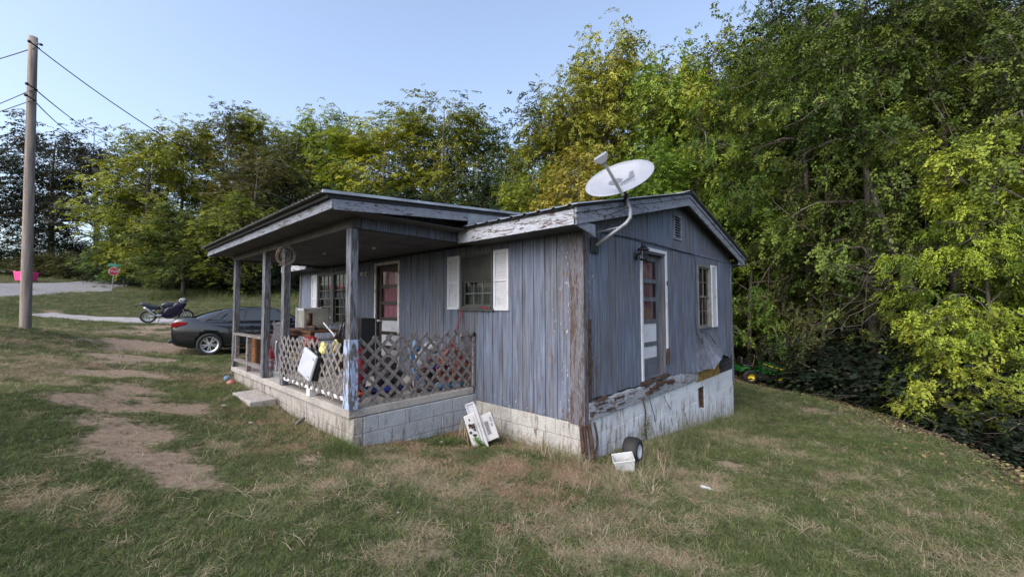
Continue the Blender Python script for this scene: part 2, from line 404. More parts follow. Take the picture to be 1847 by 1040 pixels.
for a in ((190,745,.3,.55,1.3),(250,735,.28,.6,1.2),(190,800,.3,.4,.9),(230,800,.25,.5,1.2),(310,742,.2,.5,1.1),(350,740,.18,.3,1),(215,690,.38,.4,1),(225,655,.42,.7,.9),(200,620,.6,1.1,.8),
          (260,598,.75,1.8,1.0),(300,592,.75,1.5,1.0),(200,606,.8,.9,.6),(300,850,.15,.3,1.0),(360,880,.12,.3,1.1),(335,865,.14,.3,1),(130,560,1.3,1.2,.7),
          (570,830,.02,.3,.6),(1310,830,-.3,.16,1.3),(1490,745,-.7,.5,.9),(440,950,.08,.2,.5),(780,1000,.03,.25,.6),(90,572,1.2,1.2,.6),(1640,992,-.3,.2,.5),(930,950,.0,.2,.5)): blob('dirt', *a)
for a in ((220,715,.33,.6,1.5),(300,745,.22,.5,1.4),(215,675,.4,.7,1.7),(240,640,.5,.9,1.7),(215,700,.37,.45,1.5),(180,770,.32,.4,1.1),(250,790,.24,.5,1.4),(235,815,.26,.35,1.1),(300,830,.18,.35,1.2),(262,615,.62,1.1,1.7),(330,855,.14,.3,1.3)): blob('dirt', *a)
for a in ((620,840,.0,.9,1.0),(760,830,-.05,.9,1.1),(900,850,-.1,.8,1.0),(1040,860,-.15,.8,1.0),(560,800,.05,.7,1.0),(470,760,.1,.6,.8),(1250,870,-.3,.7,.7),(100,900,.33,.7,1.0),(60,860,.4,.8,.9),(250,930,.2,.3,.5),
          (1350,900,-.3,.5,.6),(1600,900,-.4,.6,.6),(800,900,-.05,.5,.8),(1700,1000,-.3,.4,.7),(1200,960,-.15,.6,.9),(700,960,0,.4,.8),(1000,950,-.1,.5,.8),(430,540,2,4,.9),(250,530,2,5,.9),(350,550,1.6,4,.9),(1050,1010,-.08,.3,.7),(1350,800,-.5,.6,.8),
          (80,690,.8,1.2,.6),(40,620,1.1,1.5,.6),(150,660,.5,1.,.6)): blob('straw', *a)
for a in ((500,850,.1,.5,1),(250,860,.25,.5,1.2),(350,930,.15,.5,1),(90,760,.6,.6,1.1),(120,720,.55,.6,1),(60,800,.5,.5,1),(400,720,.15,.8,1),(350,650,.3,1.2,1),(1400,760,-.6,1.,.9),(1600,800,-.6,1,.9),(560,960,.07,.4,.9),(1100,790,-.3,.3,.5),
          (500,1020,.1,.4,.7),(200,1000,.2,.5,.9),(60,980,.25,.4,.8),(1400,1000,-.2,.4,.6)): blob('green', *a)
def cover(x, y):
    """dirt, straw, litter fields 0..1"""
    def f(k):
        s = np.zeros_like(x)
        for bx, by, r_, w_ in BL[k]: s = np.maximum(s, w_*np.exp(-((x-bx)**2+(y-by)**2)/(r_*r_)*.9))
        return s
    n = fbm(x, y, 1.6, 3); n2 = fbm(x, y, .45, 9); n3 = fbm(x, y, .18, 21)
    dirt = f('dirt')*(.85+.3*n2) + .2*n2 + .2*n3 - .08
    base = np.maximum(np.maximum(np.where((x > -7.8) & (x < -1.9), np.exp(-np.abs(y+2.05)/.55), 0), np.where((x > -2) & (x < .4), np.exp(-np.abs(y+.1)/.9), 0)), np.where((y > 0) & (y < 3), np.exp(-np.abs(x-.2)/.5)*.7, 0))
    straw = .04 + .5*np.maximum(f('straw'), base) - .6*f('green') + .16*n + .42*n2 + .38*n3
    # leaf litter under the wood's edge, right and behind
    xc = (x-CAM[0])*HRGT[0]+(y-CAM[1])*HRGT[1]; d = (x-CAM[0])*HFWD[0]+(y-CAM[1])*HFWD[1]
    e = edge(xc, d)
    lit = np.clip((e+1.2)/1.6, 0, 1)*1.0 + .25*n2
    lit = np.maximum(lit, np.where((d > 13) & (xc > 3) & (d < 40), np.clip((d-12.5)/3.5, 0, 1), 0)*.8+.3*n2)
    far = np.clip((d-46)/8, 0, 1)*np.clip((xc+60)/10, 0, 1)
    return np.clip(dirt, 0, 1), np.clip(straw, 0, 1), np.clip(np.maximum(lit, 0), 0, 1)
_EX = np.array([at_d(1330,690,16), at_d(1440,697,13.5), at_d(1500,716,11.5), at_d(1600,745,9), at_d(1720,795,7), at_d(1847,850,5.5)])
_exc = (_EX[:, 0]-CAM[0])*HRGT[0]+(_EX[:, 1]-CAM[1])*HRGT[1]; _ed = (_EX[:, 0]-CAM[0])*HFWD[0]+(_EX[:, 1]-CAM[1])*HFWD[1]
_o = np.argsort(_ed)
def edge(xc, d):                                     # how far beyond the mown edge towards the woods
    lim = np.interp(d, np.concatenate([[-20, 0], _ed[_o], [17, 30]]), np.concatenate([[9, 5.6], _exc[_o], [8.6, 3.0]]))
    return xc-lim
def build_ground():
    N = 460; t = np.linspace(-1, 1, N)
    s = .7*np.sinh(7*t); gx, gy = np.meshgrid(s-3.0, s-1.0, indexing='ij')
    rr = np.hypot(gx, gy); k = np.clip(120/np.maximum(rr, 1), 0, 1)
    z = gz(gx*k, gy*k)
    xc = (gx-CAM[0])*HRGT[0]+(gy-CAM[1])*HRGT[1]; d = (gx-CAM[0])*HFWD[0]+(gy-CAM[1])*HFWD[1]
    z = z - np.clip(edge(xc, d)-.3, 0, 3)*.35*(d > 1)*(d < 16)
    # roadway cut a little below the grass
    z = z - .10*road_mask(gx, gy)
    v = np.stack([gx, gy, z], -1).reshape(-1, 3)
    i = np.arange(N*N).reshape(N, N); f = np.stack([i[:-1, :-1], i[1:, :-1], i[1:, 1:], i[:-1, 1:]], -1).reshape(-1, 4)
    me = bpy.data.meshes.new('ground'); me.vertices.add(len(v)); me.vertices.foreach_set('co', v.ravel())
    me.loops.add(f.size); me.loops.foreach_set('vertex_index', f.ravel()); me.polygons.add(len(f))
    me.polygons.foreach_set('loop_start', np.arange(0, f.size, 4)); me.polygons.foreach_set('loop_total', np.full(len(f), 4))
    me.polygons.foreach_set('use_smooth', np.ones(len(f), bool)); me.update()
    a, b, c = cover(gx.ravel(), gy.ravel())
    at = me.color_attributes.new('cover', 'FLOAT_COLOR', 'POINT')
    at.data.foreach_set('color', np.stack([a, b, c, np.ones_like(a)], -1).ravel())
    me.materials.append(M['ground']); o = link('ground', me); o['kind'] = 'structure'; o['label'] = 'patchy lawn sloping around the house'
    return o
ROADC = [at_d(-420,560,18)[:2], at_d(0,521,29)[:2], at_d(110,514,36)[:2], at_d(200,511,44)[:2], at_d(275,510,54)[:2], at_d(330,500,80)[:2]]
ROADW = [3.6, 4.4, 4.4, 3.4, 3.0, 3.0]
DRIVE = [at_d(70,572,20.3)[:2], at_d(180,575,20.3)[:2], at_d(300,578,20.5)[:2], at_d(372,580,20.8)[:2]]; DRIVEW = [.6, .85, .9, .8]
SPUR = [at_d(100,519,33)[:2], at_d(155,523,31.5)[:2], at_d(172,526,31)[:2]]; SPURW = [3.2, 1.6, .5]
def strip_dist(x, y, P, Wd):
    best = np.full(x.shape, 99.)
    for i in range(len(P)-1):
        a, b = P[i], P[i+1]; ab = b-a; L = ab@ab
        t = np.clip(((x-a[0])*ab[0]+(y-a[1])*ab[1])/L, 0, 1)
        dd = np.hypot(x-a[0]-t*ab[0], y-a[1]-t*ab[1]) - (Wd[i]*(1-t)+Wd[i+1]*t)
        best = np.minimum(best, dd)
    return best
def road_mask(x, y):
    d = np.minimum(strip_dist(x, y, ROADC, ROADW), strip_dist(x, y, SPUR, SPURW)); d = np.minimum(d, strip_dist(x, y, DRIVE, DRIVEW))
    return np.clip(1-d/.5, 0, 1)
def build_strip(name, P, Wd, mat, lift, kind='structure', n=30, m_=6):
    mb = MB(); P = [Vector(p) for p in P]; pts = []; ws = []
    for i in range(len(P)-1):
        for k in range(n//(len(P)-1)):
            t = k/(n//(len(P)-1)); a, b = P[i], P[i+1]
            p0 = P[max(i-1, 0)]; p3 = P[min(i+2, len(P)-1)]
            q = .5*((2*a)+(b-p0)*t+(2*p0-5*a+4*b-p3)*t*t+(3*a-p0-3*b+p3)*t**3)
            pts.append(q); ws.append(Wd[i]*(1-t)+Wd[i+1]*t)
    pts.append(P[-1]); ws.append(Wd[-1])
    for i, p in enumerate(pts):
        d = (pts[min(i+1, len(pts)-1)]-pts[max(i-1, 0)]).normalized(); nn = Vector((-d.y, d.x))
        for j in range(m_+1):
            q = p+nn*(ws[i]+.06*math.sin(i*3.1+j))*(j/m_*2-1); mb.v.append((q.x, q.y, gz1(q.x, q.y)-.10+lift))
    for i in range(len(pts)-1):
        for j in range(m_):
            a = i*(m_+1)+j; mb.f.append((a, a+m_+1, a+m_+2, a+1))
    o = mb.build(name, mat, smooth=True); o['kind'] = kind; return o
build_ground()
o = build_strip('road', ROADC, ROADW, M['asphalt'], .05, n=50, m_=10); o['label'] = 'grey asphalt road curving past the trees'
o = build_strip('road_edge', SPUR, SPURW, M['asphalt'], .06); o['label'] = 'asphalt corner widening into the grass'
o = build_strip('driveway', DRIVE, DRIVEW, M['concrete'], .085); o['label'] = 'pale concrete drive strip behind the power pole'

# ---------------------------------------------------------------- house
HW, HL = 6.27, 9.46
SL, EY, EZ = .24, -.43, 2.865          # main roof slope, eave line, underside height at the eave
RY = 3.13                              # ridge
def roofz(y): return EZ+SL*(min(y, 2*RY-y)-EY)
house = thing('house', 'weathered blue grey plank house with covered front porch and peeling paint', 'house')
# --- boxes split round openings
def cut(u0, u1, z0, z1, ops):
    """rectangles of the strip u0..u1 outside the openings (ops = (ua, ub, za, zb))"""
    rs = [(u0, u1, z0, z1)]
    for a, b, c, d in ops:
        new = []
        for (p, q, r_, s_) in rs:
            if b <= p or a >= q or d <= r_ or c >= s_: new.append((p, q, r_, s_)); continue
            if a > p: new.append((p, a, r_, s_)); p = a
            if b < q: new.append((b, q, r_, s_)); q = b
            if c > r_: new.append((p, q, r_, c))
            if d < s_: new.append((p, q, d, s_))
        rs = new
    return [r_ for r_ in rs if r_[1]-r_[0] > .004 and r_[3]-r_[2] > .01]
OPF = [(-2.37,-1.61,1.68,2.54), (-5.16,-4.29,.47,2.57), (-8.19,-7.34,1.28,2.55), (-7.28,-6.5,1.28,2.55)]      # front openings (x0,x1,z0,z1)
OPG = [(1.62,2.49,.57,2.58), (4.04,4.78,1.26,2.53), (3.95,4.3,-.32,.12)]
# backing walls
mb = MB()
for a, b, c, d in cut(-HL+.02, -.02, -.3, 2.95, OPF): mb.box((a, .022, c), (b, .09, d))
mb.build('front_wall', M['dark'], house)
mb = MB()
for a, b, c, d in cut(.025, HW-.02, .24, 2.76, OPG): mb.box((-.09, a, c), (-.022, b, d))
mb.prism([(.02,2.762),(HW-.02,2.762),(HW-.02,2.83),(RY,3.66),(.02,2.83)], .068, Matrix(((0,0,1,-.09),(1,0,0,0),(0,1,0,0),(0,0,0,1))))
mb.build('gable_wall', M['dark'], house)
mb = MB().box((-HL, HW-.09, -.8), (-.1, HW, 2.72)); mb.build('rear_wall', M['siding'], house)
mb = MB().box((-HL, .1, -.6), (-HL+.08, HW-.1, 2.72)); mb.prism([(.1,2.722),(HW-.1,2.722),(RY,3.6)], .08, Matrix(((0,0,1,-HL),(1,0,0,0),(0,1,0,0),(0,0,0,1))))
mb.build('end_wall', M['siding'], house)
MB().box((-HL+.1, .1, .2), (-.1, HW-.1, .3)).build('floor', M['dark'], house)
MB().box((-HL+.1, .1, 2.6), (-.1, HW-.1, 2.64)).build('ceiling', M['dark'], house)
# --- siding boards
def board_v(mb, u0, u1, z0, z1, axis, bev=.002, th=.016, curl=None, n=1, top=None):
    """one vertical board with chamfered long edges, facing -Y (axis 0) or +X (axis 1)"""
    prof = [(u0, th), (u0, bev), (u0+bev, 0), (u1-bev, 0), (u1, bev), (u1, th)]
    base = len(mb.v)
    for i in range(n+1):
        for u, dpt in prof:
            zt = z1 if top is None else top(u)
            z = z0+(zt-z0)*i/n; off, dz = curl(u, z) if curl else (0, 0)
            mb.v.append((u, dpt-off, z+dz) if axis == 0 else (-dpt+off, u, z+dz))
    k = len(prof)
    for i in range(n):
        for j in range(k-1):
            a = base+i*k+j; mb.f.append((a, a+1, a+k+1, a+k) if axis == 0 else (a, a+k, a+k+1, a+1)[::-1])
    mb.f.append(tuple(base+j for j in range(k))); mb.f.append(tuple(base+n*k+j for j in range(k))[::-1])
P_ = .2032; cache = {}
x = 0.0; i = 0
while x > -HL+.05:
    a = max(x-P_, -HL+.0); zb = .25+.006*math.sin(i*2.3) if x > -2.1 or x < -7.55 else .455
    if x > -2.1 and a < -2.06: zb = .25
    for (p, q, c, d) in cut(a+.005, x-.005, zb, 2.68, OPF):
        key = (round(q-p, 3), round(d-c, 2))
        if key not in cache:
            b = MB(); board_v(b, -(q-p)/2, (q-p)/2, 0, d-c, 0, n=2); cache[key] = b.mesh('siding_board', M['siding'])
        link('siding_board', cache[key], house, loc=((p+q)/2, random.uniform(-.0015, .0015), c))
    x -= P_; i += 1
def curl(u, z):
    off = dz = 0
    if 2.7 < u < 6.0:
        t = max(0, min(1, (1.28-z)/.75)); t = t*t
        if u < 4.33: A = .20*((u-2.7)/1.6)**1.6
        else: A = .30*max(0, (1-(u-4.33)/1.75))**1.0
        off = A*t
        if u >= 4.33: dz = .20*t*max(0, 1-abs(u-4.9)/1.1)
        dz -= (.05*t if u < 4.33 else 0)
    return off, dz
def curl2(u, z):
    o_, d_ = curl(u, z); return -o_ if False else o_, d_
y = 0.02; i = 0
while y < HW-.03:
    b_ = min(y+P_, HW-.02)
    for (p, q, c, d) in cut(y+.005, b_-.005, .53+.012*math.sin(i*1.7)+(-.02 if y > 4.3 else 0), 2.70, OPG):
        mb = MB(); nn = 14 if (c < 1 and 2.5 < y) else 2
        board_v(mb, p, q, c, d, 1, curl=curl, n=nn); mb.build('siding_board', M['siding'], house, smooth=False)
    mb = MB()
    def top(u): return roofz(u)-.03
    if not (2.9 < (y+b_)/2 < 3.27):
        board_v(mb, y+.005, b_-.005, 2.745, 3, 1, top=top, n=2); mb.build('siding_board', M['siding'], house)
    else:
        mb.v = []; board_v(mb, y+.005, b_-.005, 2.745, 2.90, 1); mb.build('siding_board', M['siding'], house)
        mb = MB(); board_v(mb, y+.005, b_-.005, 3.35, 3, 1, top=top); mb.build('siding_board', M['siding'], house)
    y += P_; i += 1
MB().box((-.012,.03,2.703), (.012,HW-.02,2.742)).build('trim_board', M['siding'], house)
# corner boards
MB().box((-.20,-.019,.235), (-.085,-.001,2.67)).build('corner_board', M['rot'], house, bevel=.004)
MB().box((-.083,-.022,.22), (.0,-.001,2.67)).build('corner_board', M['rot'], house, bevel=.004)
MB().box((.001,-.021,.23), (.021,.075,2.68)).build('corner_board', M['rot'], house, bevel=.004)
MB().box((.001,.10,.50), (.012,.17,1.55)).build('corner_board', M['rust'], house, bevel=.004)
MB().box((.001,HW-.07,-.05), (.02,HW+.02,2.70)).build('corner_board', M['siding'], house, bevel=.003)
MB().box((-HL-.02,-.02,.25), (-HL+.08,-.001,2.67)).build('corner_board', M['siding'], house, bevel=.003)
mb = MB()
for k in range(7):
    a = random.uniform(-.04, .1); mb.tube([(a*.3-.01, a-.02, .25), (a*.3+random.uniform(-.01,.02), a+random.uniform(-.02,.02), .0), (a*.3+.02, a+.02, -.24)], [.022,.028,.018], 5)
mb.build('rotten_post', M['rust'], house)
# rim board under the gable siding (rotten in places)
for y0, y1 in ((.08,1.5),(1.503,2.9),(2.903,3.86)):
    mb = MB(); n = 16; base = 0
    for i in range(n+1):
        yy = y0+(y1-y0)*i/n; j = .012*math.sin(yy*17)+random.uniform(-.01,.01)
        topz = .505+j*.6; botz = .275+j*.3
        for xx, zz in ((-.02,topz),(.028+j*.4,topz-.01),(.034+random.uniform(-.008,.006),.41),(.03,botz+.01),(-.02,botz)): mb.v.append((xx,yy,zz))
    for i in range(n):
        for j in range(4): a = i*5+j; mb.f.append((a,a+1,a+6,a+5))
    mb.f.append((0,1,2,3,4)[::-1]); mb.f.append(tuple(n*5+k for k in range(5)))
    mb.build('rim_board', M['rim'], house)
mb = MB()
for k in range(20):
    yy = random.uniform(1.5, 2.5); zz = random.uniform(.36, .56)
    mb.box((.0,yy,zz), (.045+random.uniform(0,.03),yy+random.uniform(.06,.25),zz+random.uniform(.015,.05)))
for k in range(7):
    yy = random.uniform(.15, .9); zz = random.uniform(.33, .5)
    mb.box((.0,yy,zz), (.04+random.uniform(0,.015),yy+random.uniform(.06,.3),zz+random.uniform(.008,.03)))
o = mb.build('rotten_wood', M['rust'], house); o['kind'] = 'stuff'
MB().box((-.02,3.89,.24), (.012,5.25,.62)).build('plywood_patch', M['plywood'], house)
MB().box((-.06,5.26,.24), (.0,HW-.08,.56)).build('rim_board', M['dark'], house)
# --- block foundations
bc = {}
def blocks(axis, fix, u0, u1, z1, zlow, mat, h=.2, L=.4, face=-1, first=0, holes=()):
    """courses of blocks; axis 0: wall along X facing -Y; axis 1: wall along Y facing +X"""
    z = z1; r_ = first
    while z > zlow(u0) - .2 or z > zlow(u1) - .2:
        u = u0 - (L/2 if r_ % 2 else 0)
        while u < u1-.01:
            a, b = max(u, u0), min(u+L, u1)
            if z > min(zlow(a), zlow(b))-.05 and b-a > .03:
                for (p, q, c, d) in cut(a+.003, b-.003, z-h+.003, z-.003, holes):
                    key = (axis, round(q-p, 3), round(d-c, 3), mat.name)
                    if key not in bc:
                        m_ = MB()
                        if axis == 0: m_.box((-(q-p)/2, 0, 0), ((q-p)/2, .12, d-c))
                        else: m_.box((-.12, -(q-p)/2, 0), (0, (q-p)/2, d-c))
                        bc[key] = m_.mesh('concrete_block', mat)
                    j = random.uniform(-.003, .003)
                    link('concrete_block', bc[key], house, loc=((p+q)/2, fix+j, c) if axis == 0 else (fix+j, (p+q)/2, c), bevel=.006)
            u += L
        z -= h; r_ += 1
gl_ = lambda X, Y: (lambda u: gz1(X if X is not None else u, Y if Y is not None else u))
blocks(0, .0, -2.05, -.01, .245, gl_(None, -.05), M['blockcream'], holes=[])
blocks(0, -1.99, -7.5, -2.0, .345, gl_(None, -2.05), M['blocktan'])
blocks(1, -2.0, -1.86, -.0, .345, gl_(-2.0, None), M['blockgrey'], first=1)
blocks(1, -.0, .06, HW, .27, gl_(0, None), M['blockwhite'], holes=[(3.965,4.285,-.315,.115)])
blocks(0, .0, -HL, -7.5, .245, gl_(None, -.05), M['blockcream'])
MB().box((-.1,.07,-1.6), (-.006,3.93,.26)).box((-.1,4.32,-1.6), (-.006,HW-.01,.26)).box((-.1,3.93,-1.6),(-.006,4.32,-.32)).box((-.1,3.93,.12),(-.006,4.32,.26)).build('mortar', M['blockwhite'], house)
mb = MB().box((-2.05,.008,-1), (-.01,.02,.24)).box((-7.5,-1.98,-1), (-2.01,-1.9,.34)).box((-2.06,-1.9,-1), (-2.008,0,.34))
mb.box((-HL,.01,-1), (-7.5,.1,.24)).build('mortar', M['mortar'], house)
MB().box((-.14,3.93,-.34), (-.10,4.32,.14)).build('crawl_hatch', M['frame'], house)
for a, b in (((-.09,3.945,-.32),(-.01,3.975,.12)), ((-.09,4.275,-.32),(-.01,4.305,.12))): MB().box(a, b).build('hatch_frame', M['rust'], house)
# porch slab + step
mb = MB(); n = 40
MB().box((-7.56,-2.04,.35), (-2.03,-.02,.45)).build('porch_slab', M['slab'], house, bevel=.012)
step = MB().box((-5.7,-2.42,-.05), (-4.62,-2.05,.215)).build('porch_step', M['slab'], house, bevel=.015)
# --- windows
def window(axis, op, rows, cols, label=None, curtain='curtain', fr='frame', split=True, lower_only=False, pinkbit=False):
    a, b, c, d = op; md = (c+d)/2
    def P(u, dp, z): return (u, dp, z) if axis == 0 else (-dp, u, z)
    def bx(mb, u0, u1, d0, d1, z0, z1):
        p, q = P(u0, d0, z0), P(u1, d1, z1)
        mb.box(tuple(min(s, t) for s, t in zip(p, q)), tuple(max(s, t) for s, t in zip(p, q))); return mb
    F = bx(MB(), a, a+.035, -.02, .06, c, d); bx(F, b-.035, b, -.02, .06, c, d); bx(F, a+.036, b-.036, -.019, .06, d-.035, d); bx(F, a+.036, b-.036, -.03, .06, c, c+.035)
    w = F.build('window', M[fr], house, label=label)
    for (z0, z1, dp) in ((c+.036, md+.01, .028), (md-.015, d-.036, .008)):
        s = bx(MB(), a+.037, a+.067, dp, dp+.018, z0, z1); bx(s, b-.067, b-.037, dp, dp+.018, z0, z1); bx(s, a+.068, b-.068, dp, dp+.018, z1-.028, z1); bx(s, a+.068, b-.068, dp, dp+.018, z0, z0+.03)
        s.build('sash', M[fr], w)
        u0, u1 = a+.068, b-.068; v0, v1 = z0+.031, z1-.029
        if not (lower_only and z0 > c+.1):
            g = MB()
            for k in range(1, cols): uu = u0+(u1-u0)*k/cols; bx(g, uu-.006, uu+.006, dp+.002, dp+.012, v0, v1)
            for k in range(1, rows): zz = v0+(v1-v0)*k/rows; bx(g, u0, u1, dp+.003, dp+.011, zz-.006, zz+.006)
            g.build('muntin', M['alu'], w)
        g_ = MB().quad(P(u0,dp+.014,v0), P(u1,dp+.014,v0), P(u1,dp+.014,v1), P(u0,dp+.014,v1)); g_.build('pane', M['glass'], w)
    cu = MB(); n = 40
    for i in range(n+1):
        uu = a+.02+(b-a-.04)*i/n; dd = .13+.015*math.sin(i*1.1)+.008*math.sin(i*2.7)
        cu.v += [P(uu, dd, c-.02), P(uu, dd, d+.02)]
    for i in range(n): cu.f.append((2*i, 2*i+1, 2*i+3, 2*i+2))
    cu.build('curtain', M[curtain], w)
    # reveal box so no daylight leaks behind
    rv = bx(MB(), a-.02, a, .09, .2, c-.04, d+.04); bx(rv, b, b+.02, .09, .2, c-.04, d+.04); bx(rv, a, b, .09, .2, d+.02, d+.04); bx(rv, a, b, .09, .2, c-.04, c-.02); bx(rv, a-.02, b+.02, .2, .22, c-.04, d+.04)
    rv.build('reveal', M['dark'], w)
    return w
w0_ = window(0, OPF[0], 2, 3, curtain='curtain', lower_only=True, label='small porch window with dark upper sash')
MB().quad((-2.33,-.012,2.12),(-1.65,-.012,2.12),(-1.65,-.012,2.50),(-2.33,-.012,2.50)).build('insect_screen', simple('dark insect screen', (.035,.036,.034), rough=.8), w0_)
wa = window(0, OPF[2], 3, 3, curtain='curtain'); wb = window(0, OPF[3], 3, 3, curtain='curtain')
MB().ball((-7.62,.11,2.2), .12, 6, (1,.3,.7), .2).build('pink_cloth', M['hotpink'], wa); MB().ball((-7.1,.11,2.2), .13, 6, (1,.3,.7), .2).build('pink_cloth', M['hotpink'], wb)
window(1, OPG[1], 2, 2, fr='alu', curtain='curtain')
MB().box((-7.335,-.02,1.24), (-7.285,.02,2.6)).build('window_post', M['frame'], house)
MB().box((-2.42,-.045,1.64), (-1.57,-.003,1.675)).build('window_sill', M['frame'], house, bevel=.003)
def shutter(axis, a, b, c, d):
    def bx(mb, u0, u1, d0, d1, z0, z1):
        if axis == 0: mb.box((u0, -d1, z0), (u1, -d0, z1))
        else: mb.box((d0, u0, z0), (d1, u1, z1))
        return mb
    f = bx(MB(), a, a+.04, .001, .03, c, d); bx(f, b-.04, b, .001, .03, c, d)
    for z0, z1 in ((c, c+.06), (d-.05, d), ((c+d)/2-.02, (c+d)/2+.02)): bx(f, a+.041, b-.041, .001, .028, z0, z1)
    bx(f, a+.041, b-.041, .001, .006, c+.06, d-.05)
    sh = f.build('shutter', M['white'], house, bevel=.002)
    g = MB(); z = c+.065
    while z < d-.075:
        if abs(z-(c+d)/2+.01) > .035:
            if axis == 0: g.quad((a+.041,-.022,z), (b-.041,-.022,z), (b-.041,-.008,z+.024), (a+.041,-.008,z+.024)); g.quad((a+.041,-.022,z), (a+.041,-.007,z), (b-.041,-.007,z), (b-.041,-.022,z))
            else: g.quad((.022,a+.041,z), (.022,b-.041,z), (.008,b-.041,z+.024), (.008,a+.041,z+.024)); g.quad((.022,a+.041,z), (.007,a+.041,z), (.007,b-.041,z), (.022,b-.041,z))
        z += .03
    o = g.build('louvres', M['white'], sh); o['kind'] = 'stuff'
shutter(0, -2.71, -2.40, 1.66, 2.55); shutter(0, -1.585, -1.27, 1.65, 2.56)
shutter(0, -8.6, -8.24, 1.3, 2.55); shutter(0, -6.44, -6.14, 1.3, 2.55)
shutter(1, 4.83, 5.16, 1.26, 2.57)
# --- doors
def door(axis, op, leafmat, trimmat, curtain, zs, dp=.05, knob_u=None, toplit=True):
    a, b, c, d = op
    def bx(mb, u0, u1, d0, d1, z0, z1):
        if axis == 0: mb.box((u0, d0, z0), (u1, d1, z1))
        else: mb.box((-d1, u0, z0), (-d0, u1, z1))
        return mb
    D = bx(MB(), a+.03, a+.12, dp, dp+.04, c+.02, d-.03); bx(D, b-.12, b-.03, dp, dp+.04, c+.02, d-.03)
    zz = [c+.02]+zs+[d-.03]
    rails = [(zz[0], zz[0]+.2)]+[(z-.035, z+.035) for z in zs]+[(d-.13, d-.03)]
    for z0, z1 in rails: bx(D, a+.121, b-.121, dp+.001, dp+.039, z0, z1)
    leaf = D.build('door', leafmat, house)
    for k in range(len(rails)-1):
        z0, z1 = rails[k][1], rails[k+1][0]
        if k < 3: bx(MB(), a+.122, b-.122, dp+.012, dp+.03, z0+.001, z1-.001).build('panel', M['white'], leaf)
        else: MB().quad(*[(u_, dp+.014, z_) if axis == 0 else (-dp-.014, u_, z_) for u_, z_ in ((a+.122,z0), (b-.122,z0), (b-.122,z1), (a+.122,z1))]).build('pane', M['glass'], leaf)
    zc = rails[3][1]; cu = MB(); n = 30
    for i in range(n+1):
        u = a+.1+(b-a-.2)*i/n; q = dp+.06+.01*math.sin(i*1.3)
        for z in (zc-.05, d-.1): cu.v.append((u, q, z) if axis == 0 else (-q, u, z))
    for i in range(n): cu.f.append((2*i, 2*i+1, 2*i+3, 2*i+2))
    cu.build('curtain', M[curtain], leaf)
    bx(MB(), a, b, dp+.09, dp+.11, c, d).build('backing', M['dark'], leaf)
    J = bx(MB(), a, a+.029, -.0, dp+.09, c, d); bx(J, b-.029, b, -.0, dp+.09, c, d); bx(J, a+.03, b-.03, 0, dp+.09, d-.029, d); bx(J, a+.03, b-.03, 0, dp+.09, c-.02, c+.018)
    J.build('door_jamb', M['door'] if axis == 0 else M['siding'], house)
    T = bx(MB(), a-.055, a-.002, -.025, 0.0, c, d+.055); bx(T, b+.002, b+.055, -.025, 0.0, c+(.35 if axis else 0), d+.055); bx(T, a-.001, b+.001, -.024, 0.0, d+.002, d+.055)
    T.build('door_trim', trimmat, house, bevel=.003)
    if knob_u is not None:
        if axis == 0: MB().tube([(knob_u, dp, 1.42), (knob_u, dp-.06, 1.42)], [.012,.03], 8).ball((knob_u, dp-.07, 1.42), .03, 6).build('handle', M['alloy'], leaf, smooth=True)
    return leaf
door(0, OPF[1], M['door'], M['whitedirty'], 'pink', [.88, 1.17, 1.46, 1.79, 2.13], knob_u=-5.03)
door(1, OPG[0], M['doorgrey'], M['white'], 'pink', [.83, 1.09, 1.46, 1.82, 2.12], dp=.10)
MB().box((.022,2.497,2.06),(.034,2.53,2.13)).build('hinge', M['rust'], house); MB().box((.02,2.46,.75),(.05,2.52,1.0)).build('rotten_wood', M['rust'], house)
# --- gable vent
mb = MB()
for a, b in (((-.02,2.90,2.90),(.016,2.935,3.35)), ((-.02,3.225,2.90),(.016,3.26,3.35)), ((-.02,2.936,2.90),(.015,3.224,2.935)), ((-.02,2.936,3.315),(.015,3.224,3.35))): mb.box(a, b)
v = mb.build('gable_vent', M['fasciablue'], house)
for k in range(8):
    z = 2.95+k*.046; MB().quad((.012,2.937,z), (.012,3.223,z), (-.03,3.223,z+.034), (-.03,2.937,z+.034)).quad((.012,2.937,z), (-.0,2.937,z), (-.0,3.223,z), (.012,3.223,z)).build('louvre', M['fasciablue'], v)
MB().box((-.06,2.93,2.93), (-.04,3.23,3.33)).build('backing', M['black'], v)
# --- roof
def ribbed(name, x0, x1, y0, y1, zf, pitch, rh, mat, parent, th=.004):
    n = max(1, round((x1-x0)/pitch)); p = (x1-x0)/n; prof = []
    for i in range(n):
        a = x0+i*p; prof += [(a, 0), (a+p*.36, 0), (a+p*.44, rh), (a+p*.56, rh), (a+p*.64, 0)]
    prof.append((x1, 0)); mb = MB(); k = len(prof)
    for yy in (y0, y1):
        for t in (0, th):
            for a, h in prof: mb.v.append((a, yy, zf(yy)+h+t))
    for j in range(k-1):
        mb.f.append((k+j, k+j+1, 3*k+j+1, 3*k+j)); mb.f.append((j, 2*k+j, 2*k+j+1, j+1)); mb.f.append((j, j+1, k+j+1, k+j)); mb.f.append((2*k+j, 3*k+j, 3*k+j+1, 2*k+j+1))
    mb.f.append((0, k, 3*k, 2*k)); mb.f.append((k-1, 3*k-1, 4*k-1, 2*k-1))
    return mb.build(name, mat, parent)
x = .27
while x > -9.7:
    x2 = max(x-.92, -9.75)
    ribbed('roof_sheet', x2+.002, x, EY-.07, RY+.02, lambda y: roofz(y)+.02, .23, .02, M['metal'], house)
    ribbed('roof_sheet', x2+.002, x, RY+.025, 2*RY-EY+.07, lambda y: EZ+SL*(2*RY-y-EY)+.02, .23, .02, M['metal'], house)
    x -= .92
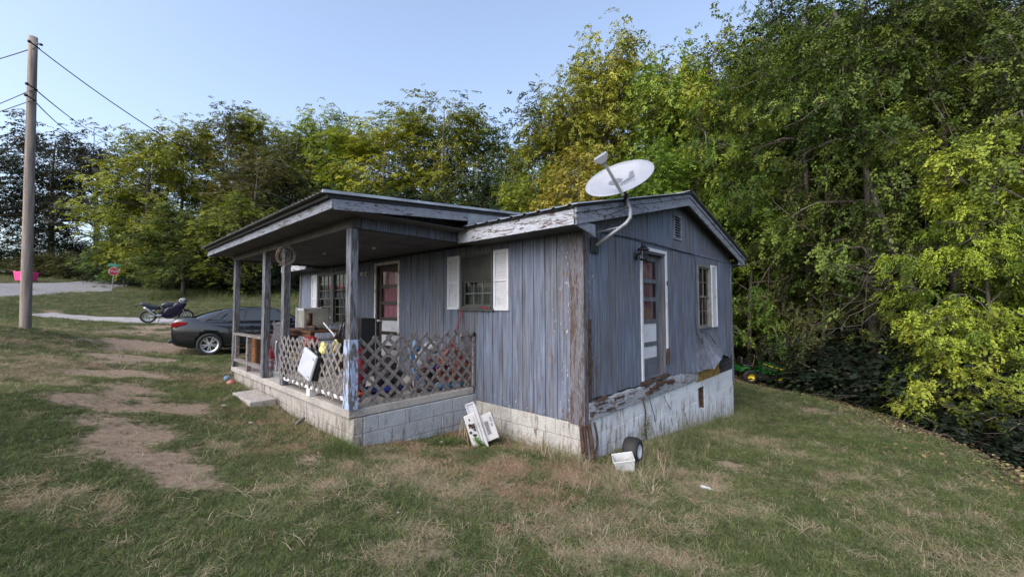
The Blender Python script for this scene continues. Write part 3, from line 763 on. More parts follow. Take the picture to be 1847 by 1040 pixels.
MB().prism([(RY-.16,roofz(RY-.16)+.05),(RY,roofz(RY)+.055),(RY+.16,roofz(RY-.16)+.05),(RY+.16,roofz(RY-.16)+.045),(RY,roofz(RY)+.05),(RY-.16,roofz(RY-.16)+.045)], 10.03, Matrix(((0,0,1,-9.76),(1,0,0,0),(0,1,0,0),(0,0,0,1)))).build('ridge_cap', M['metal'], house)
# dark edge of old roofing under the sheets (thick drip line)
def slopebar(name, x0, x1, y0, y1, t0, t1, zf, mat, bev=.003):
    """beam following the slope; t0/t1 = distance below zf"""
    mb = MB()
    mb.v = [(x0,y0,zf(y0)-t1),(x1,y0,zf(y0)-t1),(x1,y1,zf(y1)-t1),(x0,y1,zf(y1)-t1),(x0,y0,zf(y0)-t0),(x1,y0,zf(y0)-t0),(x1,y1,zf(y1)-t0),(x0,y1,zf(y1)-t0)]
    mb.f = [(0,3,2,1),(4,5,6,7),(0,1,5,4),(1,2,6,5),(2,3,7,6),(3,0,4,7)]
    return mb.build(name, mat, house, bevel=bev)
rb = lambda y: EZ+SL*(2*RY-y-EY)
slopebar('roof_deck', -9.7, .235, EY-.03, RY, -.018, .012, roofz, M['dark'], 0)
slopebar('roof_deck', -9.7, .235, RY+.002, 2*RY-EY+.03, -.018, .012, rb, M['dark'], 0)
slopebar('rake_trim', .19, .222, EY-.02, RY-.001, .014, .075, roofz, M['fasciablue'])
slopebar('rake_trim', .19, .222, RY+.001, 2*RY-EY+.02, .014, .075, rb, M['fasciablue'])
slopebar('rake_board', .17, .205, EY-.0, RY-.001, .077, .215, roofz, M['fasciablue'])
slopebar('rake_board', .17, .205, RY+.001, 2*RY-EY, .077, .215, rb, M['fasciablue'])
slopebar('rake_soffit', .0, .168, EY, RY-.002, .06, .075, roofz, M['ceiling'], 0)
slopebar('rake_soffit', .0, .168, RY+.002, 2*RY-EY, .06, .075, rb, M['ceiling'], 0)
MB().box((-1.93,EY-.005,2.655), (.168,EY+.02,2.845)).build('fascia_board', M['peelwhite'], house, bevel=.004)
MB().box((-9.7,EY-.005,2.655), (-7.9,EY+.02,2.845)).build('fascia_board', M['peelwhite'], house, bevel=.004)
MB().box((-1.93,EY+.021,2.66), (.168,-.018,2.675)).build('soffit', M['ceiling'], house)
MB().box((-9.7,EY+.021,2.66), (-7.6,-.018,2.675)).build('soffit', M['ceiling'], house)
# boxed eave return on the gable end (a thin wedge board)
MB().prism([(EY,2.655),(.0,2.56),(.0,2.71),(EY,2.72)], .02, Matrix(((0,0,1,.169),(1,0,0,0),(0,1,0,0),(0,0,0,1)))).build('eave_return', M['fasciablue'], house)
MB().prism([(2*RY-EY,2.655),(HW,2.66),(HW,2.80),(2*RY-EY,2.72)], .02, Matrix(((0,0,1,.169),(1,0,0,0),(0,1,0,0),(0,0,0,1)))).build('eave_return', M['fasciablue'], house)
MB().box((-9.7,HW,2.66), (.168,2*RY-EY,2.675)).build('soffit', M['ceiling'], house)
MB().box((-9.7,2*RY-EY-.02,2.66), (.168,2*RY-EY+.005,2.80)).build('fascia_board', M['fasciablue'], house)
# --- porch roof
PX0, PX1, PY = -7.9, -1.66, -2.43
pz = lambda y: 2.945+.084*(y-PY)
x = PX1+.03
while x > PX0-.02:
    x2 = max(x-.66, PX0-.05)
    ribbed('porch_roof_sheet', x2+.002, x, PY-.13, .78, lambda y: pz(y)+.02, .115, .022, M['metaledge'], house); x -= .66
slopebar('porch_rake_cap', PX1+.02, PX1+.05, PY-.13, .80, -.046, -.012, pz, M['metal'])
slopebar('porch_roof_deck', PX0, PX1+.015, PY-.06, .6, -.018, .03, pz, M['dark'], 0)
MB().box((PX0,PY-.012,2.80), (PX1+.001,PY+.014,2.912)).build('porch_fascia', M['fasciablue'], house, bevel=.004)
slopebar('porch_side_fascia', PX1-.022, PX1+.004, PY+.016, EY-.03, .035, .155, pz, M['fasciablue'])
slopebar('porch_side_flashing', PX1-.03, PX1-.01, EY-.025, .75, .012, .2, pz, M['grey'])
slopebar('porch_side_fascia', PX0, PX0+.024, PY+.016, .3, .035, .155, pz, M['fasciablue'])
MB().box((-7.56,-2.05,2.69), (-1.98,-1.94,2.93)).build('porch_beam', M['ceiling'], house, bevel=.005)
# soffit panels outside the beam and ceiling sheets inside
x = PX1-.03
while x > PX0+.05:
    x2 = max(x-1.22, PX0+.02)
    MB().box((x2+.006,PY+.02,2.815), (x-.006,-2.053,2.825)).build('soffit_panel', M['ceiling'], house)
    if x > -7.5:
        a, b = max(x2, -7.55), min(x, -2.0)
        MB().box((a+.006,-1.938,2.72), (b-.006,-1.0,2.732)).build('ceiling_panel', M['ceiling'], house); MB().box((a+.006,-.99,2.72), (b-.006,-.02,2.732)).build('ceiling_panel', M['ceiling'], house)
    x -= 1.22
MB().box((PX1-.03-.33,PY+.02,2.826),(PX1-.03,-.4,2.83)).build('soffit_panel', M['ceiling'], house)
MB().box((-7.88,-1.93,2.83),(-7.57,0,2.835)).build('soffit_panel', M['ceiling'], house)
# side gable of the porch: boards above the side beam
yy = -1.93
while yy < -.02:
    b_ = min(yy+.203, -.02); mb = MB(); board_v(mb, yy+.004, b_-.004, 2.69, 3, 1, top=lambda u: pz(u)-.032)
    o = mb.build('siding_board', M['siding'], house, loc=(-1.99,0,0)); yy += .203
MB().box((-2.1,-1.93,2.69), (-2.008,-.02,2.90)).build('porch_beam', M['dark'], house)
MB().box((-7.56,-1.93,2.69), (-7.46,-.02,2.90)).build('porch_beam', M['ceiling'], house)
# posts
POSTS = [(-2.08,.13,.02), (-4.42,.13,0), (-5.43,.15,0), (-7.42,.13,-.01)]
for k, (px_, w_, ln) in enumerate(POSTS):
    mb = MB(); h = w_/2; n = 6
    for i in range(n+1):
        z = .452+(2.688-.452)*i/n; ox = ln*(1-i/n)+random.uniform(-.002,.002)
        mb.v += [(px_-h+ox,-2.0-.05,z),(px_+h+ox,-2.0-.05,z),(px_+h+ox,-2.0+.05,z),(px_-h+ox,-2.0+.05,z)]
    for i in range(n):
        for j in range(4): a = i*4+j; b = i*4+(j+1) % 4; mb.f.append((a, b, b+4, a+4))
    mb.f += [(3,2,1,0), tuple(n*4+j for j in range(4))]
    mb.build('porch_post', M['post'], house, bevel=.006)
MB().box((-2.16,-2.056,.46), (-2.0,-2.052,1.31)).build('paint_band', M['postblue'], house); MB().box((-2.0+.017,-2.05,.46), (-2.0+.021,-1.95,1.31)).build('paint_band', M['postblue'], house)
# railing bay at the far end
rail = thing('porch_railing', None, 'x'); del rail['label']; del rail['category']; rail.parent = house
MB().box((-7.37,-2.06,1.13), (-5.5,-1.94,1.17)).build('top_rail', M['lattice'], rail, bevel=.004)
MB().box((-7.36,-2.04,.58), (-5.5,-1.95,.64)).build('bottom_rail', M['lattice'], rail, bevel=.004)
MB().box((-6.52,-2.03,.455), (-6.42,-1.96,1.128)).build('stud', M['lattice'], rail, bevel=.004)
MB().box((-7.35,-2.03,.64), (-7.27,-1.96,1.128)).build('stud', M['lattice'], rail, bevel=.004)
# lattice
def lattice(name, axis, fix, u0, u1, z0, z1, pitch, w, mat, topj, botj):
    root = thing(name, None, 'x'); del root['label']; del root['category']; root.parent = house
    H = z1-z0; L = u1-u0
    for fam in (0, 1):
        k = -H; idx = 0
        while k < L:
            # line u = u0+k + t (fam 0 leans one way, fam 1 the other), z = z0 + t
            t0, t1 = max(0, -k), min(H, L-k)
            if t1-t0 > .1:
                t1e = t1 + (topj(u0+k+t1) if t1 >= H-.001 else 0); t0e = t0 - (botj(idx) if t0 <= .001 else 0)
                pa, pb = ((u0+k+t0e, z0+t0e), (u0+k+t1e, z0+t1e)) if fam == 0 else ((u1-k-t0e, z0+t0e), (u1-k-t1e, z0+t1e))
                off = (.005 if fam == 0 else -.005)*(1 if axis == 0 else -1)
                ax_ = Vector((pb[0]-pa[0], 0, pb[1]-pa[1])); ln = ax_.length; ax_.normalize(); nn = Vector((-ax_.z, 0, ax_.x))
                mb = MB(); c = []
                for q, s_ in ((pa, 1), (pb, 1)):
                    for sd in (-1, 1):
                        for dd in (-.004, .004):
                            P = Vector((q[0], 0, q[1]))+nn*(w/2*sd); c.append((P.x, fix+off+dd, P.z))
                if axis == 1: c = [(p[1], p[0], p[2]) for p in c]
                mb.v = c; mb.f = [(0,1,3,2),(4,6,7,5),(0,4,5,1),(2,3,7,6),(0,2,6,4),(1,5,7,3)]
                mb.build('lattice_strip', mat, root)
            k += pitch*(1+random.uniform(-.04,.04)); idx += 1
    return root
rj = lambda u: random.uniform(0, .05)
lat = lattice('lattice_panel', 1, -2.045, -1.9, .06, .475, 1.28, .192, .045, M['lattice'], lambda u: .03+random.uniform(0,.05), lambda i: .0)
lat2 = lattice('lattice_panel', 0, -2.065, -4.46, -2.16, .60, 1.23, .185, .04, M['lattice2'], lambda u: random.uniform(0,.04), lambda i: random.uniform(0,.07))
MB().box((-4.36,-2.058,.555), (-2.17,-1.97,.60)).build('bottom_rail', M['whitedirty'], lat2, bevel=.004)
MB().box((-3.32,-2.06,.452), (-3.2,-1.97,.553)).build('support_block', M['whitedirty'], lat2, bevel=.004)
MB().box((-2.04,-.06,.452), (-2.0,-.02,1.3)).build('nailer', M['lattice'], lat)
MB().box((-2.05,-.3,1.25), (-2.0,-.02,1.3)).build('nailer', M['lattice'], lat)
# --- wall lamps
lamp = MB().lathe([(0,0),(.05,0),(.055,.02),(.02,.03),(0,.03)], 14, Matrix.Translation((.0,1.42,2.46)) @ Matrix.Rotation(R(90),4,'Y')).build('wall_lamp', M['blackmetal'], house, smooth=True)
MB().tube([(.02,1.42,2.47),(.08,1.42,2.50),(.13,1.42,2.60),(.13,1.42,2.64)], .012, 6).build('arm', M['blackmetal'], lamp)
MB().lathe([(.012,2.66),(.03,2.64),(.035,2.60),(.085,2.56),(.09,2.54),(.075,2.54),(.03,2.58),(0,2.6)], 12, Matrix.Translation((.13,1.42,0))).build('lamp_shade', M['blackmetal'], lamp)
mb = MB()
for k in range(8):
    t = 2*math.pi*k/8; mb.tube([(.13+.075*math.cos(t),1.42+.075*math.sin(t),2.54),(.13+.055*math.cos(t),1.42+.055*math.sin(t),2.40)], .004, 4)
for z, r_ in ((2.47,.066),(2.41,.058)): mb.lathe([(r_,z),(r_+.006,z),(r_+.006,z+.008),(r_,z+.008)], 12, Matrix.Translation((.13,1.42,0)), True)
mb.lathe([(0,2.38),(.05,2.39),(.06,2.405),(0,2.405)], 12, Matrix.Translation((.13,1.42,0))); mb.build('lamp_cage', M['blackmetal'], lamp)
b = MB().lathe([(0,0),(.05,0),(.05,.015),(.02,.02),(.02,.05),(0,.05)], 12, Matrix.Translation((-5.63,-.002,2.43)) @ Matrix.Rotation(R(90),4,'X')).build('bulb_holder', M['whitedirty'], house)
MB().ball((-5.63,-.09,2.42), .04, 8, (1,1,1.2)).build('bulb', M['white'], b, smooth=True)
for q in ((-3.6,-.9),(-4.9,-1.2)): MB().lathe([(0,-.03),(.03,-.03),(.035,0),(0,0)], 10, Matrix.Translation((q[0],q[1],2.72))).build('ceiling_socket', M['whitedirty'], house)

# ---------------------------------------------------------------- trees
def mesh_np(name, V, F, mat, smooth=False, attr=None):
    me = bpy.data.meshes.new(name); me.vertices.add(len(V)); me.vertices.foreach_set('co', np.asarray(V, np.float32).ravel())
    F = np.asarray(F); k = F.shape[1]
    me.loops.add(F.size); me.loops.foreach_set('vertex_index', F.ravel().astype(np.int32)); me.polygons.add(len(F))
    me.polygons.foreach_set('loop_start', np.arange(0, F.size, k, dtype=np.int32)); me.polygons.foreach_set('loop_total', np.full(len(F), k, np.int32))
    if smooth: me.polygons.foreach_set('use_smooth', np.ones(len(F), bool))
    if attr is not None:
        a = me.attributes.new('tint', 'FLOAT', 'POINT'); a.data.foreach_set('value', np.asarray(attr, np.float32))
    me.update(); me.materials.append(mat); return me
def rotm(ax, ang):                                    # vectorised axis-angle matrices
    ax = ax/np.linalg.norm(ax, axis=-1, keepdims=True); c, s = np.cos(ang), np.sin(ang); C_ = 1-c
    x, y, z = ax[:, 0], ax[:, 1], ax[:, 2]
    return np.stack([c+x*x*C_, x*y*C_-z*s, x*z*C_+y*s, y*x*C_+z*s, c+y*y*C_, y*z*C_-x*s, z*x*C_-y*s, z*y*C_+x*s, c+z*z*C_], -1).reshape(-1, 3, 3)
def spray(nl, length, leaf, r, droop=.5, fan=.6):
    """leaves along one drooping twig growing towards +X; each leaf is folded along its midrib"""
    V = []; F = []
    for i in range(nl):
        t = (i+.5)/nl; side = 1 if i % 2 else -1
        p = np.array([t*length, side*.02+r.normal(0, .03), -droop*length*t*t*.5+r.normal(0, .03)])
        a = side*r.uniform(.4, 1.2)*fan*1.4; el = -r.uniform(.0, .7)
        d = np.array([math.cos(a)*math.cos(el), math.sin(a)*math.cos(el), math.sin(el)])
        L = leaf*r.uniform(.7, 1.25); w_ = L*r.uniform(.30, .44)
        sd = np.cross(d, [0, 0, 1]); sd /= np.linalg.norm(sd)+1e-9
        ro = r.uniform(-.45, .45); up = np.cross(sd, d); sd = sd*math.cos(ro)+up*math.sin(ro)
        q = len(V); mid = p+d*L*.45
        V += [p, mid+sd*w_-up*.12*L, p+d*L, mid-sd*w_-up*.12*L]; F.append((q, q+1, q+2, q+3))
    return np.array(V), np.array(F)
def gen_tree(seed, H, Rc, base=.3, lean=(0, 0), nlimb=26, nsub=6, ntw=5, leaf=.1, nl=14, sp=.55, shape='round', tr=.2, per=1, droop=.5, onesided=None, pale=False, shag=.35, flatz=.8, bi=0):
    """returns (trunk mesh, crown mesh)"""
    r = np.random.default_rng(seed); mb = MB()
    n = 12; tp = []
    for i in range(n+1):
        t = i/n; tp.append(Vector((lean[0]*t*t*H+.12*math.sin(t*5+seed)*t*1.6, lean[1]*t*t*H+.12*math.cos(t*4+seed*2)*t*1.6, H*.93*t)))
    mb.tube(tp, [tr*(1-.88*i/n)+.012 for i in range(n+1)], 8)
    anch = []; dirs = []
    def prof(t):
        if shape == 'round': return max(.12, math.sin(math.pi*min(1, (t-base)/(1-base)*.86+.14)))**.7
        if shape == 'tall': return max(.15, (1-(t-base)/(1-base))*.75+.3)
        return max(.1, 1.0-abs((t-base)/(1-base)-.62)*1.3)
    for k in range(nlimb):
        t = base+(1-base)*((k+.5)/nlimb)**.85*.97; j = min(int(t*n), n-1); p0 = tp[j].lerp(tp[j+1], t*n-j)
        az = k*2.399+r.uniform(-.5, .5)
        if onesided is not None and r.uniform() < .55: az = onesided+r.normal(0, .6)
        L = Rc*prof(t)*r.uniform(.7, 1.2); el = r.uniform(.1, .6)+.6*max(0, t-.6)
        pts = [p0]; d = Vector((math.cos(az)*math.cos(el), math.sin(az)*math.cos(el), math.sin(el)))
        for s_ in range(5):
            d = (d+Vector(r.normal(0, .16, 3))-Vector((0, 0, .05+.05*s_))).normalized(); pts.append(pts[-1]+d*L/5)
        rl = tr*(1-.8*t)*.5
        mb.tube(pts, [max(.008, rl*(1-.17*i)) for i in range(6)], 5, False)
        for q in range(nsub):
            u = .3+.7*(q+r.uniform(0, 1))/nsub; jj = min(int(u*5), 4); b = pts[jj].lerp(pts[jj+1], u*5-jj)
            d2 = (d+Vector(r.normal(0, .75, 3))).normalized(); L2 = Rc*.34*r.uniform(.6, 1.2); e = b+d2*L2-Vector((0, 0, .1*L2)); m2 = b.lerp(e, .5)+Vector(r.normal(0, .06, 3))
            mb.tube([b, m2, e], [.022, .014, .006], 3, False)
            for w_ in range(ntw):
                g = b.lerp(e, (w_+1)/ntw)+Vector(r.normal(0, shag, 3)); anch.append(tuple(g)); dd = (g-tp[j]); dirs.append((dd.x, dd.y))
    A = np.repeat(np.array(anch), per, 0); N = len(A); D = np.repeat(np.array(dirs), per, 0)
    if per > 1: A = A+r.normal(0, shag*.8, A.shape)*np.array([1.25, 1.25, flatz])
    temps = [spray(nl, sp, leaf, r, droop) for _ in range(6)]
    az = np.arctan2(D[:, 1], D[:, 0])+r.normal(0, .7, N)
    tilt = r.normal(-.12, .24, N); roll = r.normal(0, .3, N); sc = r.uniform(.7, 1.35, N)
    Rz = rotm(np.tile([0, 0, 1.], (N, 1)), az); Ry = rotm(np.tile([0, 1., 0], (N, 1)), -tilt); Rx = rotm(np.tile([1., 0, 0], (N, 1)), roll)
    Q = Rz @ Ry @ Rx; which = r.integers(0, 6, N); Vs = []; Fs = []; Ts = []; off = 0
    nc = max(1, N//(ntw*per)+1); cl = r.normal(.5, .14, nc) if not bi else np.where(r.uniform(0, 1, nc) < bi, r.normal(.22, .08, nc), r.normal(.72, .1, nc)); tint = np.clip(np.repeat(cl, ntw*per)[:N]+r.normal(0, .08, N), 0, 1)
    for w_ in range(6):
        V, F = temps[w_]; ii = np.where(which == w_)[0]
        X = np.einsum('nij,vj->nvi', Q[ii], V)*sc[ii, None, None]+A[ii, None, :]
        Vs.append(X.reshape(-1, 3)); Fs.append((F[None]+off+np.arange(len(ii))[:, None, None]*len(V)).reshape(-1, 4))
        Ts.append(np.repeat(tint[ii], len(V))+r.normal(0, .05, len(ii)*len(V))); off += len(ii)*len(V)
    crown = mesh_np('crown', np.concatenate(Vs), np.concatenate(Fs), M['leaf'], False, np.concatenate(Ts))
    return mb.mesh('trunk', M['barkpale'] if pale else M['bark'], True), crown
TR = {
 'broad':  gen_tree(1, 13, 4.6, .14, nlimb=38, nsub=7, ntw=4, per=4, shag=.3, leaf=.125, nl=13, sp=.45, shape='round', tr=.24),
 'broad2': gen_tree(2, 12, 4.2, .12, nlimb=36, nsub=7, ntw=4, per=4, shag=.3, leaf=.125, nl=13, sp=.45, shape='tall', tr=.2),
 'lacy':   gen_tree(3, 13, 3.2, .42, nlimb=26, nsub=6, ntw=4, per=3, shag=.3, leaf=.115, nl=14, sp=.42, shape='top', tr=.15, pale=True),
 'lacy2':  gen_tree(4, 12, 3.0, .3, lean=(.05, .01), nlimb=26, nsub=6, ntw=4, per=3, shag=.3, leaf=.115, nl=14, sp=.42, shape='round', tr=.13, pale=True),
 'dark':   gen_tree(5, 15, 5.2, .28, nlimb=34, nsub=7, ntw=4, per=2, leaf=.2, nl=11, sp=.8, shape='round', tr=.3),
 'near':   gen_tree(6, 13, 4.6, .36, lean=(-.02, .01), nlimb=26, nsub=6, ntw=3, per=6, bi=.38, shag=.24, flatz=.35, leaf=.092, nl=20, sp=.5, shape='tall', tr=.2, droop=.7),
 'near2':  gen_tree(8, 9, 3.6, .2, lean=(-.06, 0), nlimb=20, nsub=6, ntw=3, per=6, bi=.6, shag=.2, flatz=.35, leaf=.082, nl=20, sp=.45, shape='round', tr=.14, droop=.9),
 'bush':   gen_tree(9, 2.6, 1.5, .04, nlimb=22, nsub=6, ntw=4, per=2, leaf=.085, nl=12, sp=.4, shape='round', tr=.04, shag=.22),
 'brush':  gen_tree(10, 2.2, 1.7, .03, nlimb=16, nsub=5, ntw=4, per=1, leaf=.08, nl=12, sp=.45, shape='round', tr=.03, shag=.25),
}
HT = {'broad': 13, 'broad2': 12, 'lacy': 13, 'lacy2': 12, 'dark': 15, 'near': 13, 'near2': 9, 'bush': 2.6, 'brush': 2.2}
GREENS = {'yg': (.185,.205,.026), 'yellow': (.28,.27,.04), 'green': (.074,.106,.02), 'deep': (.019,.033,.012), 'grey': (.032,.04,.028), 'lime': (.16,.195,.026), 'olive': (.085,.094,.028), 'gold': (.29,.225,.035), 'under': (.010,.019,.009)}  # deep and under put the shade inside the wood into the leaf colour
def tree(kind, px, d, height, col, label, group=None, cat='tree', name=None, rz=None, wide=1.0, jit=True, zoff=0, lean=None):
    xc = (px-923.5)/FPX*d; p = cw(xc, d); z = gz1(p[0], p[1])-np.clip(edge(np.array([xc]), np.array([d]))[0]-.3, 0, 3)*.35*(1 < d < 16)
    height = at_d(px, height, d)[2]-z; s = height/HT[kind]; rz = random.uniform(0, 6.28) if rz is None else rz
    t = thing(name or ('shrub' if kind in ('bush', 'brush') else 'tree'), label, cat, (p[0], p[1], z-.1+zoff), (lean[0] if lean else 0, lean[1] if lean else 0, rz), group)
    t.scale = (s*wide, s*wide, s)
    tr_, cr = TR[kind]; a = link('trunk' if kind not in ('bush', 'brush') else 'stem', tr_, t); b = link('crown' if kind not in ('bush', 'brush') else 'foliage', cr, t)
    c = GREENS[col]; j = [random.uniform(.88, 1.14) for _ in range(3)] if jit else (1,1,1)
    b.color = (c[0]*j[0], c[1]*j[1], c[2]*j[2], 1); a['kind'] = 'thing'; return t
random.seed(11)
# far left, against the bright sky; the grey leaf colour holds their backlit darkness
tree('dark', -20, 46, 252, 'grey', 'dark tree cut off at the picture edge behind the power pole')
tree('dark', 88, 52, 230, 'grey', 'tall dark grey green tree just past the power pole')
tree('dark', 170, 50, 243, 'grey', 'dark round headed tree between the power pole and the yellow green tree')
# yellow green group behind the car
tree('broad', 262, 37, 232, 'yg', 'big round yellow green tree behind the motorcycle', wide=.95)
tree('broad2', 320, 41, 208, 'yg', 'yellow green tree behind the big round one, top standing above it', wide=.8)
tree('broad2', 232, 39, 330, 'green', 'low mid green tree at the bend of the road behind the stop sign', wide=1.0)
tree('broad', 425, 30, 345, 'lime', 'short bright green tree above the porch roof corner', wide=1.2)
tree('broad2', 330, 30, 365, 'green', 'small leafy green tree behind the motorcycle and the car', wide=1.3)
tree('lacy', 400, 44, 180, 'olive', 'thin topped olive tree over the yellow green trees', wide=.9)
tree('lacy', 470, 46, 186, 'yg', 'open crowned yellow green tree above the porch roof', wide=.95)
tree('lacy2', 520, 42, 225, 'olive', 'brown olive open tree with bare branches over the porch roof')
tree('broad2', 575, 44, 193, 'yg', 'tall green tree with flat top over the porch roof ridge', wide=.8)
tree('lacy2', 455, 34, 262, 'olive', 'thin branched brownish tree just behind the porch roof corner', wide=1.1)
tree('lacy', 640, 40, 212, 'yg', 'yellow green tree with forked pale stems over the roof')
tree('lacy', 690, 38, 205, 'yellow', 'yellow round tree over the middle of the roof', wide=1.15)
tree('lacy', 735, 41, 196, 'yg', 'lacy yellow green tree left of the tallest lacy one')
tree('lacy', 795, 37, 160, 'yg', 'tallest lacy tree over the roof with a pale slim trunk', wide=.95)
tree('lacy2', 860, 42, 205, 'green', 'lacy green tree in the gap before the tall yellow trees')
tree('lacy2', 905, 36, 258, 'green', 'small green tree beside the tall yellow trees')
for px, d, h in ((555,36,320),(620,34,335),(690,35,330),(770,34,335),(850,34,325),(900,32,320),(480,46,270),(560,50,262)):
    tree(random.choice(('broad','broad2')), px, d, h, random.choice(('green','deep','green')), 'dark green low tree filling the wood behind the roof', 'dark trees filling the wood behind the roof', wide=1.15)
# right of the gap
tree('lacy2', 975, 30, 168, 'olive', 'narrow olive tree at the left end of the tall yellow trees', wide=.75)
tree('broad2', 1018, 27, 128, 'yg', 'yellow green tree left of the satellite dish', wide=.62)
tree('broad2', 1090, 29, 52, 'yellow', 'tall yellow tree standing highest behind the satellite dish', wide=.62)
tree('lacy', 1150, 31, 70, 'yellow', 'lacy yellow tree beside the highest yellow tree', wide=.8)
tree('broad', 1050, 22, 265, 'gold', 'orange tinged golden tree just above the roof beside the dish', wide=.8)
tree('broad2', 960, 26, 290, 'yg', 'low yellow green tree above the porch roof end', wide=.9)
tree('broad2', 1215, 25, 62, 'lime', 'tall bright green tree behind the dish rim', wide=.62)
tree('broad', 1290, 23, 58, 'yg', 'tall green tree behind the roof peak', wide=.62)
tree('broad2', 1170, 19, 250, 'lime', 'bright green tree low behind the satellite dish', wide=.95)
tree('near', 1290, 19.5, 190, 'lime', 'bright green tree beside the roof peak, leaves hanging to the eave', wide=.62)
tree('near2', 1350, 18, 300, 'green', 'yellow green small tree next to the rear corner of the house', wide=.75)
tree('near', 1375, 20, 0, 'green', 'tall mid green tree where the sky ends', wide=.55)
tree('near', 1460, 17, -60, 'green', 'tall green tree next to the one where the sky ends', wide=.6)
tree('near', 1570, 14.5, -120, 'green', 'big green tree over the mown slope', wide=.62)
tree('near', 1720, 13, -160, 'green', 'big tree with a leaning grey trunk near the picture edge', wide=.62)
tree('near2', 1850, 10, 120, 'lime', 'yellow green overhanging tree at the picture edge', wide=.62)
tree('near', 1960, 12, -200, 'green', 'large green tree cut by the picture edge', wide=.62)
tree('near2', 1705, 9.6, 575, 'lime', 'low lime green branches hanging over the slope at the edge of the grass', wide=.95, zoff=.5)
tree('near2', 1790, 9.4, 330, 'yg', 'yellow green tree crown above the low lime branches near the picture edge', wide=.6)
tree('near2', 1480, 16, 300, 'olive', 'olive leaved young tree in front of the dark hollow', wide=.6)
for px, d, h in ((1640,19,-40),(1500,24,-10),(1420,28,30),(1580,27,0),(1720,23,-40),(1850,19,-40),(1400,35,90),(1320,30,110)):
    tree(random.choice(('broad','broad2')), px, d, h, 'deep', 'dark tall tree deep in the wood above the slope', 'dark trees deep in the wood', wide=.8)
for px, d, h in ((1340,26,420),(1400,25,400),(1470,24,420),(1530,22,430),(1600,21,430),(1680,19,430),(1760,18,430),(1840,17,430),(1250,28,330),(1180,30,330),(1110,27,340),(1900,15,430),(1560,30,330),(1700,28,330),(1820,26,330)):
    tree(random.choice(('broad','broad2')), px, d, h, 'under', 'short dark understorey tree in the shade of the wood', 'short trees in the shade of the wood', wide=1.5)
tree('lacy2', 1420, 17.6, 385, 'olive', 'thin olive tree with a straight pale trunk beyond the mower', wide=.85)
tree('lacy2', 1520, 16.5, 440, 'olive', 'thin dull olive tree leaning over the dark hollow in the wood', wide=.9)
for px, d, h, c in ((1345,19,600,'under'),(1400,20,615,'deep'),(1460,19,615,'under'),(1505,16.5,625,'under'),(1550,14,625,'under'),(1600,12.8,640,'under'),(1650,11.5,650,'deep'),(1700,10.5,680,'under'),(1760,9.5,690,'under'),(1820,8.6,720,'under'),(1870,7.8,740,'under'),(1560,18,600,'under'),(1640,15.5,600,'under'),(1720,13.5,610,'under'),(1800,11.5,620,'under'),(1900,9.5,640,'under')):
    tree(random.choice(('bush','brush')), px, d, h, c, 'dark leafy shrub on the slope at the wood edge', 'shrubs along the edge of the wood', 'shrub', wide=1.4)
# brush along the road and behind the car
for px, d, h, c in ((-40,47,440,'deep'),(40,48,450,'deep'),(110,50,430,'deep'),(150,47,455,'olive'),(75,46,460,'olive'),(180,52,440,'deep'),(225,60,440,'deep'),(272,40,470,'deep'),(300,37,470,'under'),(335,35,465,'deep'),(375,34,465,'under'),(410,33,470,'deep'),(450,32,465,'under'),(490,31,470,'deep'),(530,31,465,'under'),(280,46,440,'deep'),(240,46,450,'under'),(570,32,470,'under'),(195,58,450,'under'),(350,40,430,'deep'),(430,38,430,'deep'),(510,36,430,'deep')):
    tree('bush', px, d, h, c, 'dark roadside bush under the trees', 'bushes under the trees along the road', 'shrub', wide=1.6)

# leaning trunk with a pale limb and bare branches in the dark of the wood
def limb(name, pts, rads, label, mat='bark'):
    base = Vector(pts[0]); t = thing(name, label, 'tree', base)
    MB().tube([Vector(p)-base for p in pts], rads, 8).build('trunk', M[mat], t, smooth=True); return t
limb('leaning_tree', [at_d(1705,640,12.5)-np.array([0,0,.8]), at_d(1690,605,12.5), at_d(1640,515,12.8), at_d(1600,420,13.2), at_d(1560,300,13.5)], [.17,.15,.13,.1,.06], 'bare grey trunk leaning to one side in the dark of the wood')
limb('leaning_tree', [at_d(1790,400,14.0), at_d(1720,310,14.2), at_d(1640,200,14.5), at_d(1560,95,15), at_d(1500,20,15.5)], [.12,.11,.09,.07,.04], 'slanting bare limb crossing the leaves high near the picture corner')
limb('slim_tree', [at_d(1419,668,17.4)-np.array([0,0,.3]), at_d(1418,640,17.4), at_d(1413,560,17.4), at_d(1412,480,17.3), at_d(1420,380,17.3)], [.1,.09,.075,.06,.04], 'straight slim trunk with pale bark beyond the mower', 'barkpale')
limb('fallen_branch', [at_d(1318,582,19), at_d(1330,592,19), at_d(1350,618,18.5)], [.05,.07,.08], 'grey dead branch slanting down behind the house corner', 'barkpale')
mb = MB(); b0 = at_d(1655,520,12.2)
rr = random.Random(4)
for k in range(16):
    p = Vector(at_d(1655-rr.uniform(0,60), 500+rr.uniform(-30,30), 12.2)); q = [p]
    d = Vector(at_d(1655-rr.uniform(60,220), 520+rr.uniform(-70,110), 12.4))-p
    for s_ in range(1, 7): q.append(p+d*s_/6+Vector((rr.gauss(0,.09), rr.gauss(0,.09), -.25*abs(math.sin(s_*.5))+rr.gauss(0,.07))))
    mb.tube([v-Vector(b0) for v in q], [.014,.012,.010,.008,.006,.005,.003], 4, False)
t = thing('bare_branches', 'tangle of bare grey branches in the dark of the wood beside the leaning trunk', 'branches', b0)
o = mb.build('twig', M['bark'], t); o['kind'] = 'stuff'

